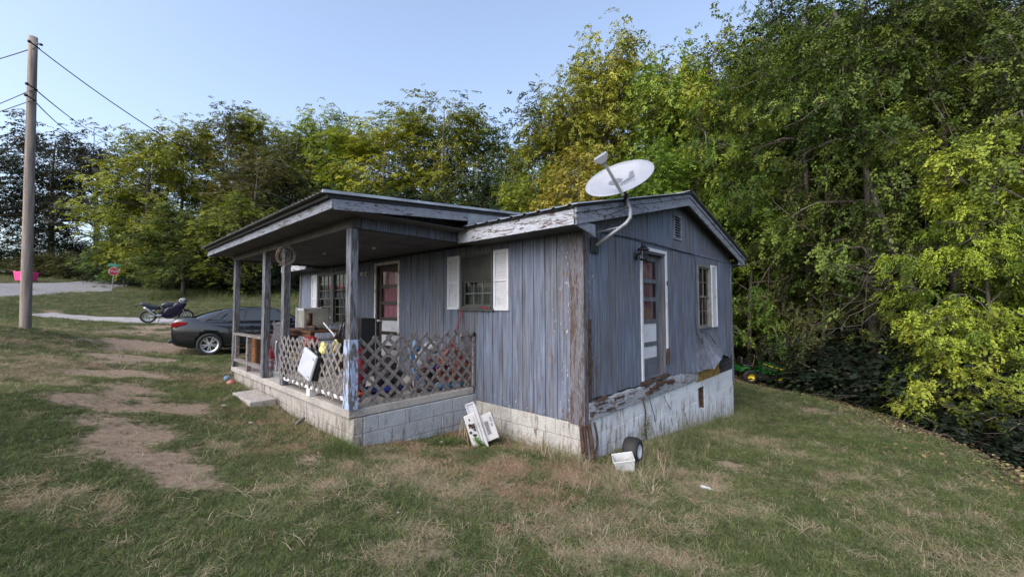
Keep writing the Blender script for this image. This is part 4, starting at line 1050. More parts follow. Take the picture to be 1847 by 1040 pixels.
# ---------------------------------------------------------------- grass
def scatter(name, label, protos, P, rot, scl, idx, tint):
    """one object that instances tufts on points"""
    c = bpy.data.collections.new(name+' tufts')
    for k, me in enumerate(protos):
        o = bpy.data.objects.new('%s_tuft_%02d' % (name, k), me); c.objects.link(o)
    me = bpy.data.meshes.new(name); me.vertices.add(len(P)); me.vertices.foreach_set('co', np.asarray(P, np.float32).ravel())
    for nm, ty, arr, key in (('rot','FLOAT_VECTOR',rot,'vector'),('scl','FLOAT',scl,'value'),('pick','INT',idx,'value'),('tint','FLOAT',tint,'value')):
        a = me.attributes.new(nm, ty, 'POINT'); a.data.foreach_set(key, np.asarray(arr, np.int32 if ty == 'INT' else np.float32).ravel())
    o = bpy.data.objects.new(name, me); COL.objects.link(o); o['kind'] = 'stuff'; o['label'] = label; o['category'] = 'grass'
    ng = bpy.data.node_groups.new(name, 'GeometryNodeTree')
    ng.interface.new_socket('Geometry', in_out='INPUT', socket_type='NodeSocketGeometry'); ng.interface.new_socket('Geometry', in_out='OUTPUT', socket_type='NodeSocketGeometry')
    N = ng.nodes; gi = N.new('NodeGroupInput'); go = N.new('NodeGroupOutput'); ip = N.new('GeometryNodeInstanceOnPoints'); ci = N.new('GeometryNodeCollectionInfo')
    ci.inputs['Collection'].default_value = c; ci.inputs['Separate Children'].default_value = True; ci.inputs['Reset Children'].default_value = True
    mp = N.new('GeometryNodeMeshToPoints')
    def at(nm, ty):
        q = N.new('GeometryNodeInputNamedAttribute'); q.data_type = ty; q.inputs['Name'].default_value = nm; return q.outputs['Attribute']
    L = ng.links.new
    L(gi.outputs[0], mp.inputs[0]); L(mp.outputs[0], ip.inputs['Points']); L(ci.outputs[0], ip.inputs['Instance']); ip.inputs['Pick Instance'].default_value = True
    L(at('pick', 'INT'), ip.inputs['Instance Index']); L(at('scl', 'FLOAT'), ip.inputs['Scale'])
    e2r = N.new('FunctionNodeEulerToRotation'); L(at('rot', 'FLOAT_VECTOR'), e2r.inputs[0]); L(e2r.outputs[0], ip.inputs['Rotation'])
    L(ip.outputs[0], go.inputs[0]); mo = o.modifiers.new('tufts', 'NODES'); mo.node_group = ng
    return o
def tuft(seed, n, h, spread, wid, lay=0.0, bend=.5, mat='grass', hj=.5):
    r = np.random.default_rng(seed); V = []; F = []
    for i in range(n):
        a = r.uniform(0, 6.28); rad = spread*math.sqrt(r.uniform(0, 1)); p = np.array([rad*math.cos(a), rad*math.sin(a), 0 if lay == 0 else r.uniform(0, .02)])
        az = r.uniform(0, 6.28); L = h*r.uniform(1-hj, 1+hj); el = r.uniform(.5, 1.4)*(1-lay)+lay*r.uniform(.0, .35)
        d = np.array([math.cos(az)*math.cos(el), math.sin(az)*math.cos(el), math.sin(el)]); sd = np.array([-math.sin(az), math.cos(az), r.uniform(-.3, .3)])*wid*.5
        m1 = p+d*L*.5; m2 = p+d*L+np.array([math.cos(az)*.2, math.sin(az)*.2, -bend*.35])*L
        q = len(V); V += [p-sd, p+sd, m1+sd*.8, m1-sd*.8, m2]; F += [(q, q+1, q+2, q+3), (q+3, q+2, q+4)]
    me = bpy.data.meshes.new('tuft'); me.from_pydata([tuple(v) for v in V], [], F); me.materials.append(M[mat]); me.update(); return me
protos = [tuft(1, 16, .055, .07, .0045), tuft(2, 16, .045, .08, .004), tuft(3, 12, .075, .05, .005), tuft(4, 18, .035, .09, .004, .3),
          tuft(5, 14, .10, .1, .0035, 1.0, .1), tuft(6, 16, .08, .09, .0035, .9, .2), tuft(7, 9, .14, .06, .003, .85, .1),
          tuft(8, 14, .26, .08, .006, 0, .5), tuft(9, 10, .42, .07, .005, 0, .4), tuft(10, 12, .12, .07, .018, .1, .6)]
def grass_points():
    r = np.random.default_rng(5); out = []
    for d0, d1, rho, sc in ((1.6, 3.2, 1500, .8), (3.2, 5, 1000, .9), (5, 8.5, 520, 1.1), (8.5, 15, 190, 1.45), (15, 26, 60, 2.1), (26, 48, 12, 3.0)):
        A = (d1**2-d0**2)*1.0*1.35; n = int(A*rho)
        d = np.sqrt(r.uniform(d0**2, d1**2, n)); xc = d*r.uniform(-1.35, 1.35, n)
        x = CAM[0]+xc*HRGT[0]+d*HFWD[0]; y = CAM[1]+xc*HRGT[1]+d*HFWD[1]
        out.append(np.stack([x, y, xc, d, np.full(n, sc)], -1))
    Q = np.concatenate(out); x, y, xc, d, sc = Q.T
    dirt, straw, lit = cover(x, y)
    keep = ~((x > -HL-.05) & (x < .03) & (y > -.03) & (y < HW+.05)) & ~((x > -7.6) & (x < -1.98) & (y > -2.06) & (y < .1)) & ~((x > -5.75) & (x < -4.58) & (y > -2.46) & (y < -2))
    keep &= road_mask(x, y) < .72; keep &= r.uniform(0, 1, len(x)) > np.clip((dirt-.22)*2.2, 0, .95); keep &= edge(xc, d) < .25
    keep &= r.uniform(0, 1, len(x)) > np.clip((lit-.35)*2.5, 0, .8)
    keep &= ~((d > 34) & (xc < 0) & (strip_dist(x, y, ROADC, ROADW) < 0))
    x, y, xc, d, sc, dirt, straw, lit = [q[keep] for q in (x, y, xc, d, sc, dirt, straw, lit)]
    n = len(x); fine = fbm(x, y, .16, 40); s = straw+r.normal(0, .27, n)+.3*fine; dry = s > .52
    idx = np.where(dry, r.choice([4, 5, 5, 4, 3, 0], n), r.choice([0, 1, 2, 3, 0, 1, 5], n))
    tint = np.where(dry, .58+.34*r.uniform(0, 1, n)**1.2, .14+.5*np.clip(s, 0, .8)+.12*fbm(x, y, .9, 60)+r.normal(0, .09, n))
    hay = np.where((x > -2.4) & (x < .6) & (y > -1.6) & (y < .6) | (x > -8) & (x < -1.9) & (y > -3) & (y < -2), .8, .12)
    tint = np.where(dry & (r.uniform(0, 1, n) < hay), r.uniform(.92, 1, n), tint)
    z = gz(x, y)
    scl = sc*r.uniform(.5, .95, n)*np.where(dry, 1.1, 1.0)
    # lusher verge at the far side of the yard
    verge = (d > 27) & (xc > -26); tint = np.where(verge, r.uniform(.05, .35, n), tint); idx = np.where(verge, r.choice([0, 2, 7], n), idx)
    P = np.stack([x, y, z-.004], -1); rot = np.stack([r.normal(0, .12, n), r.normal(0, .12, n), r.uniform(0, 6.28, n)], -1)
    # weeds: along the gable wall, the step, the wall foot and single tall tufts
    ex = []
    def add(xx, yy, k, s_, t_): ex.append((xx, yy, k, s_, t_))
    for _ in range(520):
        yy = r.uniform(.5, 6.6); w_ = .12+.5*np.exp(-((yy-2.2)/1.3)**2)+.3*np.exp(-((yy-5.6)/.8)**2)
        add(.06+abs(r.normal(0, w_)), yy, r.choice([7, 7, 8, 2]), r.uniform(.35, .8), r.uniform(.15, .6))
    for _ in range(150): add(-2.0+r.normal(0, .12)+.1, -2.1-abs(r.normal(0, .12)), 7, r.uniform(.35, .75), r.uniform(.02, .3))
    for _ in range(330): add(r.uniform(-7.5, -2), -2.1-abs(r.normal(0, .1)), r.choice([7, 2, 5]), r.uniform(.4, .85), r.uniform(.1, .7))
    for _ in range(200): add(r.uniform(-2, .2), -.06-abs(r.normal(0, .12)), r.choice([5, 6, 7]), r.uniform(.6, 1.1), r.uniform(.3, .95))
    for _ in range(70): add(-1.55+r.normal(0, .09), -.85+r.normal(0, .06), 9, r.uniform(.5, .9), r.uniform(0, .2))
    for _ in range(110):
        t_ = r.uniform(0, 6.28); add(r.uniform(-6, 2.6), r.uniform(-4, 0), r.choice([6, 6, 2]), r.uniform(1, 1.6), r.uniform(.35, .95))
    for _ in range(300):
        t_ = r.uniform(-.3, 1.2); add(.3+abs(r.normal(0, .35)), .1+r.normal(0, .5), r.choice([5, 6, 7]), r.uniform(.4, .8), r.uniform(.35, .9))
    ex = np.array(ex); ok = ~((ex[:, 0] > -HL) & (ex[:, 0] < .02) & (ex[:, 1] > -.02)) & ~((ex[:, 0] > -7.6) & (ex[:, 0] < -1.98) & (ex[:, 1] > -2.06) & (ex[:, 1] < .1)); ex = ex[ok]
    P = np.concatenate([P, np.stack([ex[:, 0], ex[:, 1], gz(ex[:, 0], ex[:, 1])-.01], -1)]); m_ = len(ex)
    rot = np.concatenate([rot, np.stack([r.normal(0, .15, m_), r.normal(0, .15, m_), r.uniform(0, 6.28, m_)], -1)])
    return P, rot, np.concatenate([scl, ex[:, 3]]), np.concatenate([idx, ex[:, 2].astype(int)]), np.clip(np.concatenate([tint, ex[:, 4]]), 0, 1)
scatter('grass', 'short patchy grass with dry straw around the house', protos, *grass_points())
# fallen leaves and low ground cover under the wood
def leaf_litter():
    r = np.random.default_rng(8); n = 22000; d = np.sqrt(r.uniform(4**2, 26**2, n)); xc = d*r.uniform(.2, 1.35, n)
    e = edge(xc, d); ok = ((e > -1.6) & (r.uniform(0, 1, n) < np.clip((e+1.6)/2, .05, 1))) | ((d > 13) & (xc > 5)); d, xc = d[ok], xc[ok]
    x = CAM[0]+xc*HRGT[0]+d*HFWD[0]; y = CAM[1]+xc*HRGT[1]+d*HFWD[1]; e = edge(xc, d); z = gz(x, y)-np.clip(e-.3, 0, 3)*.35*(d < 16)
    n = len(x); P = np.stack([x, y, z+.01], -1); rot = np.stack([r.normal(0, .2, n), r.normal(0, .2, n), r.uniform(0, 6.28, n)], -1)
    return P, rot, r.uniform(.7, 1.4, n), r.integers(0, 3, n), r.uniform(0, 1, n)
def leafpatch(seed):
    r = np.random.default_rng(seed); V = []; F = []
    for i in range(9):
        p = r.uniform(-.15, .15, 3)*[1,1,.08]; a = r.uniform(0, 6.28); L = r.uniform(.03, .06); d = np.array([math.cos(a), math.sin(a), r.uniform(-.3,.3)])*L; s_ = np.array([-d[1], d[0], r.uniform(-.02,.02)])*.35
        q = len(V); V += [p, p+d*.5+s_, p+d, p+d*.5-s_]; F.append((q, q+1, q+2, q+3))
    me = bpy.data.meshes.new('leaf patch'); me.from_pydata([tuple(v) for v in V], [], F); me.materials.append(M['litterleaf']); return me
_t = NT('fallen leaf'); _a = _t.n('ShaderNodeAttribute', attribute_name='tint', attribute_type='INSTANCER')
M['litterleaf'] = _t.done(_t.ramp(_a.outputs['Fac'], [(0, (.05,.035,.02)), (.5, (.12,.075,.04)), (.85, (.2,.15,.06)), (1, (.25,.22,.1))]), .8)
o = scatter('fallen_leaves', 'brown fallen leaves strewn under the edge of the wood', [leafpatch(k) for k in range(3)], *leaf_litter()); o['category'] = 'leaves'

# ---------------------------------------------------------------- power pole and lines
pb = at_d(46, 582, 11); pb[2] = gz1(pb[0], pb[1]); pt = at_d(60, 67, 11.0)
pole = thing('utility_pole', 'tall round wooden utility pole standing in the grass by the road', 'utility pole', pb)
a = Vector(pb); v_ = Vector(pt)-a
MB().tube([(0,0,-.3)]+[tuple(v_*t) for t in (0,.1,.3,.5,.7,.9,1)], [.115,.113,.11,.105,.1,.094,.088,.086], 16).build('shaft', M['polewood'], pole, smooth=True)
P1 = Vector(at_d(66, 85, 10.9)); P2 = Vector(at_d(62, 160, 10.85)); P3 = Vector(at_d(60, 180, 10.85))
for q in (P1, P2, P3):
    MB().tube([q-a+Vector((-.05,.05,0)), q-a+Vector((.14,-.1,.02))], .018, 6).ball(tuple(q-a+Vector((.17,-.12,.02))), .04, 5).build('bracket', M['blackmetal'], pole)
MB().tube([P1-a+Vector((.1,0,.06)), P1-a+Vector((.35,.1,-.05))], [.02,.035], 6).build('cable_clamp', M['black'], pole)
def cable(label, p, q, sag, r=.012, n=24):
    p, q = Vector(p), Vector(q); pts = [(p.lerp(q, i/n)-Vector((0,0,sag*4*(i/n)*(1-i/n))))-p for i in range(n+1)]
    o = MB().tube(pts, r, 5).build('power_line', M['black'], None, loc=p); tag(o, label, 'cable'); return o
cable('thick service cable running down from the pole top to the house roof', P1, at_d(520, 362, 13.8), .35, .014)
cable('thin upper line leaving the pole for the dark trees by the road', P2, at_d(215, 252, 40), .5, .016)
cable('thin lower line leaving the pole for the dark trees by the road', P3, at_d(150, 240, 44), .5, .016)
cable('short line from the pole top out of the picture', P1, at_d(-300, 150, 14), .3, .013)
cable('upper of two lines from mid pole out of the picture', P2, at_d(-300, 265, 14), .3, .011)
cable('lower of two lines from mid pole out of the picture', P3, at_d(-300, 255, 14), .3, .011)

# ---------------------------------------------------------------- stop sign, pink tub
sp_ = at_d(201, 517, 33); g = gz1(sp_[0], sp_[1]); ang = YAW*-1
st = thing('stop_sign', 'red stop sign with a green street name blade on a leaning post', 'road sign', (sp_[0], sp_[1], g), (0, 0, 0.0))
tv = Vector(at_d(208, 472, 33))-Vector((sp_[0], sp_[1], g)); fx = Vector((HRGT[0]*.8+HFWD[0]*.55, HRGT[1]*.8+HFWD[1]*.55, 0)).normalized(); fz = tv.normalized(); fy = fz.cross(fx).normalized(); fx = fy.cross(fz)
def SM(h): return Matrix(((fx.x,-fy.x,fz.x,0),(fx.y,-fy.y,fz.y,0),(fx.z,-fy.z,fz.z,0),(0,0,0,1))).to_4x4() @ Matrix.Translation((0,0,0)) @ Matrix.Translation((0,0,h))
MB().tube([(0,0,-.3), tuple(tv)], .03, 6).build('post', M['grey'], st)
Q = Matrix((( fx.x, fz.x, -fy.x, 0),( fx.y, fz.y, -fy.y, 0),( fx.z, fz.z, -fy.z, 0),(0,0,0,1)))
# local XY = sign face; Z = away from the viewer side
c0 = tv*.66; T = Matrix.Translation(c0) @ Q
oct_ = lambda r_: [(.74*r_*math.cos(R(22.5+45*k)), .74*r_*math.sin(R(22.5+45*k))) for k in range(8)]
nrm = Vector((Q[0][2], Q[1][2], Q[2][2])); tocam = Vector(CAM)-Vector(sp_); sg = 1 if nrm.dot(tocam) > 0 else -1
MB().prism(oct_(.46), .012*sg, T @ Matrix.Translation((0,0,.035*sg))).build('sign_border', M['white'], st)
MB().prism(oct_(.42), .008*sg, T @ Matrix.Translation((0,0,.049*sg))).build('sign_face', simple('sign red', (.35,.015,.03), bump=0), st)
MB().prism([(-.38,-.09),(.38,-.09),(.38,.09),(-.38,.09)], .01*sg, T @ Matrix.Translation((0,.50,.03*sg))).build('street_blade', simple('sign green', (.05,.3,.22), bump=0), st)
def text_mesh(body, size, extrude=0.0):
    cu = bpy.data.curves.new('lettering', 'FONT'); cu.body = body; cu.size = size; cu.align_x = 'CENTER'; cu.align_y = 'CENTER'; cu.extrude = extrude; cu.resolution_u = 2
    ob = bpy.data.objects.new('lettering', cu); COL.objects.link(ob); dg = bpy.context.evaluated_depsgraph_get(); me = bpy.data.meshes.new_from_object(ob.evaluated_get(dg)); bpy.data.objects.remove(ob); bpy.data.curves.remove(cu); return me
tm = text_mesh('STOP', .25); tm.materials.append(M['white']); fl = Matrix.Diagonal((sg, 1, sg, 1))
o = link('lettering', tm, st); o.matrix_local = T @ Matrix.Translation((0,0,.06*sg)) @ fl
pk = at_d(47, 506, 39.5); g = gz1(pk[0], pk[1])
tb = thing('pink_tub', 'hot pink tapered tub at the far roadside, half hidden by the power pole', 'tub', (pk[0], pk[1], g-.05), (0, 0, -YAW*-1))
def frustum(mb, w0, d0, w1, d1, z0, z1):
    mb.v += [(-w0,-d0,z0),(w0,-d0,z0),(w0,d0,z0),(-w0,d0,z0),(-w1,-d1,z1),(w1,-d1,z1),(w1,d1,z1),(-w1,d1,z1)]; n = len(mb.v)-8
    mb.f += [tuple(n+i for i in q) for q in ((0,3,2,1),(0,1,5,4),(1,2,6,5),(2,3,7,6),(3,0,4,7),(4,5,6,7))]; return mb
frustum(MB(), .80,.35,.93,.45,.1,1.12).build('tub_body', M['pinkplastic'], tb, bevel=.08); frustum(MB(), .94,.46,.95,.47,1.08,1.14).build('rim', M['pinkplastic'], tb, bevel=.03); tb.scale = (.85,.85,.85)

# ---------------------------------------------------------------- satellite dish
Rv = Vector((*HRGT, 0)); Fv = Vector((*HFWD, 0)); Zv = Vector((0,0,1))
def cv(x, up, toward): return (Rv*x+Zv*up-Fv*toward)
dc = Vector(at_d(1116, 321, 5.35))
n_ = cv(-.42,.60,.68).normalized(); w_ = n_.cross(Zv).normalized()
if w_.dot(Rv) < 0: w_ = -w_
rl = R(-17); h_ = w_.cross(n_) if w_.cross(n_).z > 0 else n_.cross(w_)
w2 = w_*math.cos(rl)-h_*math.sin(rl); h2 = w_*math.sin(rl)+h_*math.cos(rl)
dish = thing('satellite_dish', 'pale grey oval satellite dish on a bent mast fixed to the gable eave', 'satellite dish', dc)
DW, DH = .445, .325
mb = MB(); NR, NA = 8, 40
mb.v.append(tuple(-n_*.07))
for i in range(1, NR+1):
    r_ = i/NR
    for k in range(NA):
        t = 2*math.pi*k/NA; mb.v.append(tuple(w2*(DW*r_*math.cos(t))+h2*(DH*r_*math.sin(t))+n_*(-.07*(1-r_*r_))))
for k in range(NA): mb.f.append((0, 1+k, 1+(k+1) % NA))
for i in range(NR-1):
    for k in range(NA): a = 1+i*NA; mb.f.append((a+k, a+NA+k, a+NA+(k+1) % NA, a+(k+1) % NA))
o = mb.build('reflector', M['dish'], dish, smooth=True); so_ = o.modifiers.new('thick', 'SOLIDIFY'); so_.thickness = .01; so_.offset = 0
rim = [w2*(DW*math.cos(2*math.pi*k/48))+h2*(DH*math.sin(2*math.pi*k/48)) for k in range(49)]
MB().tube(rim, .007, 6, False).build('rim', M['dish'], dish, smooth=True)
def onface(u, v, lift=.011): rr_ = (u/DW)**2+(v/DH)**2; return w2*u+h2*v+n_*(-.07*(1-rr_)+lift)
def patch(poly, name):
    mb = MB(); c_ = (sum(p[0] for p in poly)/len(poly), sum(p[1] for p in poly)/len(poly)); mb.v = [tuple(onface(*c_))]+[tuple(onface(*p)) for p in poly]
    for i in range(len(poly)): mb.f.append((0, 1+i, 1+(i+1) % len(poly)))
    return mb.build(name, M['dishlogo'], dish)
patch([(-.055+.09*math.cos(t*math.pi/12), .03+.058*math.sin(t*math.pi/12)) for t in range(24)], 'printed_emblem')
patch([(-.01,-.055),(.07,-.03),(.125,.02),(.15,.075),(.145,.115),(.195,.115),(.195,-.02),(.09,-.045)], 'printed_emblem')
tm = text_mesh('DIRECTV', .062); tm.materials.append(M['dishlogo'])
tmp = link('lettering', tm, dish); L4 = Matrix((( w2.x, h2.x, n_.x, 0),( w2.y, h2.y, n_.y, 0),( w2.z, h2.z, n_.z, 0),(0,0,0,1)))
for v in tm.vertices: p = onface(v.co.x+.065, v.co.y-.085, .012); v.co = p
# feed arm and receiver
lo = -h2*(DH-.0)-n_*.02; hd = Vector(at_d(1088, 291, 4.98))-dc
MB().tube([lo-n_*.03, lo.lerp(hd, .5), hd], [.026,.024,.02], 6, flat=.8).build('feed_arm', M['grey'], dish, bevel=.003)
hx = w2; hz_ = (hd-lo).normalized(); hy = hz_.cross(hx).normalized(); hx = hy.cross(hz_)
HM = Matrix((( hx.x, hz_.x, hy.x, hd.x),( hx.y, hz_.y, hy.y, hd.y),( hx.z, hz_.z, hy.z, hd.z),(0,0,0,1)))
MB().prism([(-.035,-.02),(.035,-.02),(.085,.03),(.085,.085),(-.085,.085),(-.085,.03)], .07, HM @ Matrix.Translation((0,0,-.035))).build('receiver', M['dish'], dish, bevel=.012)
# mast: foot plate on the gable, bent pipe up to the dish back
A0 = Vector((.02,.28,2.50)); K1 = Vector((.34,.50,2.78)); K2 = Vector((.36,.58,2.95)); K3 = Vector(at_d(1129, 356, 5.42))
mp = [A0, A0.lerp(K1, .5), K1, (K1+K2)/2+Vector((.02,.01,-.01)), K2, K2.lerp(K3, .5), K3]
MB().tube([p-dc for p in mp], .026, 10).build('mast', M['grey'], dish, smooth=True)
MB().box(tuple(Vector((.018,.16,2.40))-dc), tuple(Vector((.03,.34,2.60))-dc)).build('foot_plate', M['blackmetal'], dish, bevel=.003)
MB().tube([Vector((.03,.22,2.66))-dc, Vector((.30,.47,2.74))-dc], .009, 6).build('brace', M['alloy'], dish)
bk = K3-dc; MB().tube([bk-Vector((0,0,.1)), bk+Vector((0,0,.05))], .035, 8).tube([bk, (-n_*.09-h2*.12)], .03, 6).build('mount_bracket', M['blackmetal'], dish)
pts = [K2-dc+Vector((.0,-.03,.05))]
for k in range(22):
    t = k/21*6.8; pts.append(Vector((.235,.26,2.80))-dc+Vector((.0+.02*math.sin(t*2), .10*math.sin(t), .07*math.cos(t))))
pts.append(Vector((.03,.36,2.62))-dc); MB().tube(pts, .005, 4).build('coax_cable', M['black'], dish)

# ---------------------------------------------------------------- loose cables on the gable
def wire(name, label, pts, r=.006, mat='black', cat='cable', n=6):
    P = [Vector(p) for p in pts]; out = []
    for i in range(len(P)-1):
        p0 = P[max(i-1,0)]; p1 = P[i]; p2 = P[i+1]; p3 = P[min(i+2,len(P)-1)]
        for k in range(n):
            t = k/n; out.append(.5*((2*p1)+(p2-p0)*t+(2*p0-5*p1+4*p2-p3)*t*t+(3*p1-p0-3*p2+p3)*t**3))
    out.append(P[-1]); b = P[0]; o = MB().tube([q-b for q in out], r, 5).build(name, M[mat], None, smooth=True, loc=b); return tag(o, label, cat)
wire('wall_cable', 'thin black cable along the gable trim down to the small window', [(.03,.5,2.70),(.03,1.6,2.72),(.03,3.2,2.70),(.03,3.82,2.66),(.03,3.86,2.2),(.03,3.8,1.7),(.03,3.84,1.25),(.05,3.9,1.12)])
wire('wall_cable', 'black cable looping below the gable window to the curled siding', [(.03,4.1,1.22),(.05,4.55,1.12),(.08,4.85,.85),(.13,4.8,.68),(.2,5.0,.52),(.3,4.95,.46),(.22,5.2,.42),(.08,5.8,.42),(.05,6.2,.45)])
rr = random.Random(3); pts = []
for k in range(26): pts.append((.2+rr.gauss(0,.04)-.004*k, 4.75+.03*k+rr.gauss(0,.10), .52+rr.gauss(0,.05)-.003*k))
wire('cable_tangle', 'dark tangle of cables lying on the curled siding edge', pts, .006)
wire('wall_cable', 'cable hooked on a white clip under the gable window corner', [(.03,3.86,1.2),(.06,3.95,1.05),(.06,4.08,.98),(.05,4.05,1.1)], .006)
wire('vine_stem', 'brown dead vine hanging down the white block wall under the door', [(.03,1.55,.3),(.04,1.6,.1),(.05,1.55,-.1),(.05,1.62,-.35)], .012, 'rust', 'vine')
wire('vine_stem', 'thin dark vine stem on the white blocks beside the brown vine', [(.03,1.75,.3),(.05,1.85,.05),(.03,1.95,-.1)], .006, 'bark', 'vine')
wire('vine_stem', 'curved thin stem on the white blocks below the sill', [(.03,2.3,.24),(.05,2.38,.1),(.04,2.55,-.02)], .006, 'bark', 'vine')
wire('vine_stem', 'dark dead vine at the foot of the rotten corner post', [(.03,.18,.25),(.05,.22,.0),(.04,.16,-.2),(.06,.25,-.36)], .015, 'rust', 'vine')

# ---------------------------------------------------------------- porch things
FZ = .45
def frame_box(mb, a, b, t): return mb
# white cased appliance on its side
t = thing('window_fan', 'silver grey appliance case with a white front rim lying on the porch table', 'appliance', (-6.35,-.85,1.27), (0,0,R(-12)))
MB().box((-.42,-.22,0), (.45,.25,.40)).build('case', simple('galvanised case', (.3,.29,.26), (.2,.19,.17), 5, .5, metal=.3), t, bevel=.01)
mb = MB().box((-.47,-.26,-.02), (-.42,.27,.43)); mb.box((-.42,-.232,.36), (.48,-.222,.41)); mb.build('front_rim', M['white'], t, bevel=.006)
for k in range(3): MB().box((-.15+k*.19,-.232,.01), (-.12+k*.19,-.222,.36)).build('rib', M['whitedirty'], t)
# brown table
t = thing('side_table', 'small brown wooden table holding the silver appliance case on the porch', 'table', (-6.0,-1.0,FZ))
MB().box((-.75,-.3,.76), (.75,.35,.80)).build('tabletop', M['brown'], t, bevel=.005)
for sx_ in (-.68,.68):
    for sy_ in (-.25,.3): MB().box((sx_-.03,sy_-.03,0), (sx_+.03,sy_+.03,.758)).build('leg', M['brown'], t, bevel=.004)
MB().box((-.65,-.27,.68), (.65,-.25,.757)).build('apron', M['brown'], t)
t = thing('work_boot', 'dark brown boot standing against the silver appliance case', 'boot', (-5.62,-1.18,1.255), (0,0,R(30)))
MB().tube([(0,0,.33),(.01,0,.2),(0,0,.09)], [.06,.055,.06], 10).build('shaft', simple('boot leather', (.06,.025,.015)), t, smooth=True); MB().ball((.06,0,.05), .06, 8, (1.9,.85,.8)).build('foot', simple('boot leather b', (.06,.025,.015)), t, smooth=True); MB().box((-.07,-.05,0),(.17,.05,.02)).build('sole', M['black'], t, bevel=.005)
# chair
t = thing('plastic_armchair', 'black plastic armchair loaded with dark clutter beside the front door', 'chair', (-4.75,-.95,FZ), (0,0,R(-75)))
MB().box((-.27,-.26,.42), (.27,.26,.45)).build('seat', M['black'], t, bevel=.012)
mb = MB(); mb.tube([(-.28,.24,.45),(-.26,.30,.8),(-.2,.33,1.02),(0,.34,1.06),(.2,.33,1.02),(.26,.30,.8),(.28,.24,.45)], .022, 6)
for k in range(5): mb.tube([(-.18+.09*k,.26,.45),(-.16+.08*k,.33,1.02)], .014, 4)
mb.build('backrest', M['black'], t, smooth=True)
for s_ in (-1,1):
    MB().tube([(s_*.28,-.26,0),(s_*.29,-.25,.45),(s_*.31,-.24,.66),(s_*.31,0,.68),(s_*.27,.28,.70)], .022, 6).build('armrest', M['black'], t, smooth=True)
    MB().tube([(s_*.30,.28,0),(s_*.27,.25,.45)], .022, 6).build('leg', M['black'], t)
rr = random.Random(12)
for k, (dx, dy, dz, s_, mt, nm, lb) in enumerate(((-4.72,-.9,.92,.09,'black','bundle','black bundle heaped on the seat of the plastic armchair'),(-4.5,-.98,1.38,.07,'bag','paper_bundle','crumpled pale papers on the back of the plastic armchair'),(-4.35,-.7,1.32,.16,'black','speaker','black boxy device behind the plastic armchair'))):
    if nm == 'speaker':
        o = thing(nm, lb, 'device', (dx,dy,FZ)); MB().box((-.2,-.14,0), (.2,.14,1.05)).build('case', M['black'], o, bevel=.01)
        for z_ in (.85,.6): MB().lathe([(.0,0),(.07,.0),(.08,.012),(.09,.0)], 14, Matrix.Translation((0,-.141,z_)) @ Matrix.Rotation(R(90),4,'X')).build('cone', M['grey'], o)
    else:
        o = MB().ball((0,0,0), s_, 7, (1.5,1,.7), .25).build(nm, M[mt], None, loc=(dx,dy,dz)); tag(o, lb, 'bundle')
wire('wooden_pole', 'pale stick leaning over the porch lattice in front of the armchair', [(-4.75,-1.25,1.42),(-4.0,-1.35,1.2)], .016, 'whitedirty', 'stick')
t = thing('spray_bottle', 'yellow bottle with a black cap on top of the front lattice by the blue post', 'bottle', (-2.62,-1.95,1.12))
MB().lathe([(0,0),(.05,0),(.055,.05),(.05,.1),(.02,.14),(.018,.16),(0,.16)], 12).build('bottle_body', M['yellow'], t, smooth=True); MB().lathe([(0,.16),(.022,.16),(.02,.24),(0,.25)], 10).build('cap', M['black'], t, smooth=True)
o = MB().ball((0,0,0), .07, 8, (1,.6,1.1), .22).build('yellow_rag', M['yellow'], None, loc=(-2.72,-2.07,1.16)); tag(o, 'pale yellow rag hanging over the lattice top by the bottle', 'rag')
# pale case hung on the lattice
t = thing('tool_case', 'pale grey plastic case hanging tilted on the outside of the front lattice', 'case', (-3.03,-2.13,.93), (0,0,0))
Mx = Matrix.Rotation(R(14),4,'Y') @ Matrix.Rotation(R(-10),4,'X') @ Matrix.Diagonal((1.15,1,.6,1))
MB().box((-.19,-.05,-.30), (.19,.0,.30), Mx).build('lid', M['case'], t, bevel=.03); MB().box((-.185,.005,-.29), (.185,.06,.29), Mx).build('base', M['black'], t, bevel=.02)
for p in ((-.16,.18),(.15,-.2),(.15,.2)): MB().box((p[0]-.02,-.056,p[1]-.012), (p[0]+.02,-.048,p[1]+.012), Mx).build('latch', M['grey'], t)
MB().tube([tuple(Mx @ Vector(p)) for p in ((-.08,.02,.29),(-.07,.02,.35),(.07,.02,.35),(.08,.02,.29))], .012, 5).build('handle', M['black'], t)
# quilted cover hanging between posts
mb = MB(); n1, n2 = 18, 16
for i in range(n1+1):
    for j in range(n2+1):
        u, v = i/n1, j/n2; mb.v.append((-.42+.84*u, -.05+.05*math.sin(u*7+v*2)+.12*(1-v)*0+.03*math.sin(v*9), (.95*v)*(1-.04*math.sin(u*5))))
for i in range(n1):
    for j in range(n2): a = i*(n2+1)+j; mb.f.append((a, a+n2+1, a+n2+2, a+1))
o = mb.build('quilted_cover', M['quilt'], None, smooth=True, loc=(-6.15,-1.55,FZ+.02)); tag(o, 'dark quilted cover draped upright in the gap between the middle porch posts', 'quilt'); q_ = o.modifiers.new('thick','SOLIDIFY'); q_.thickness = .03
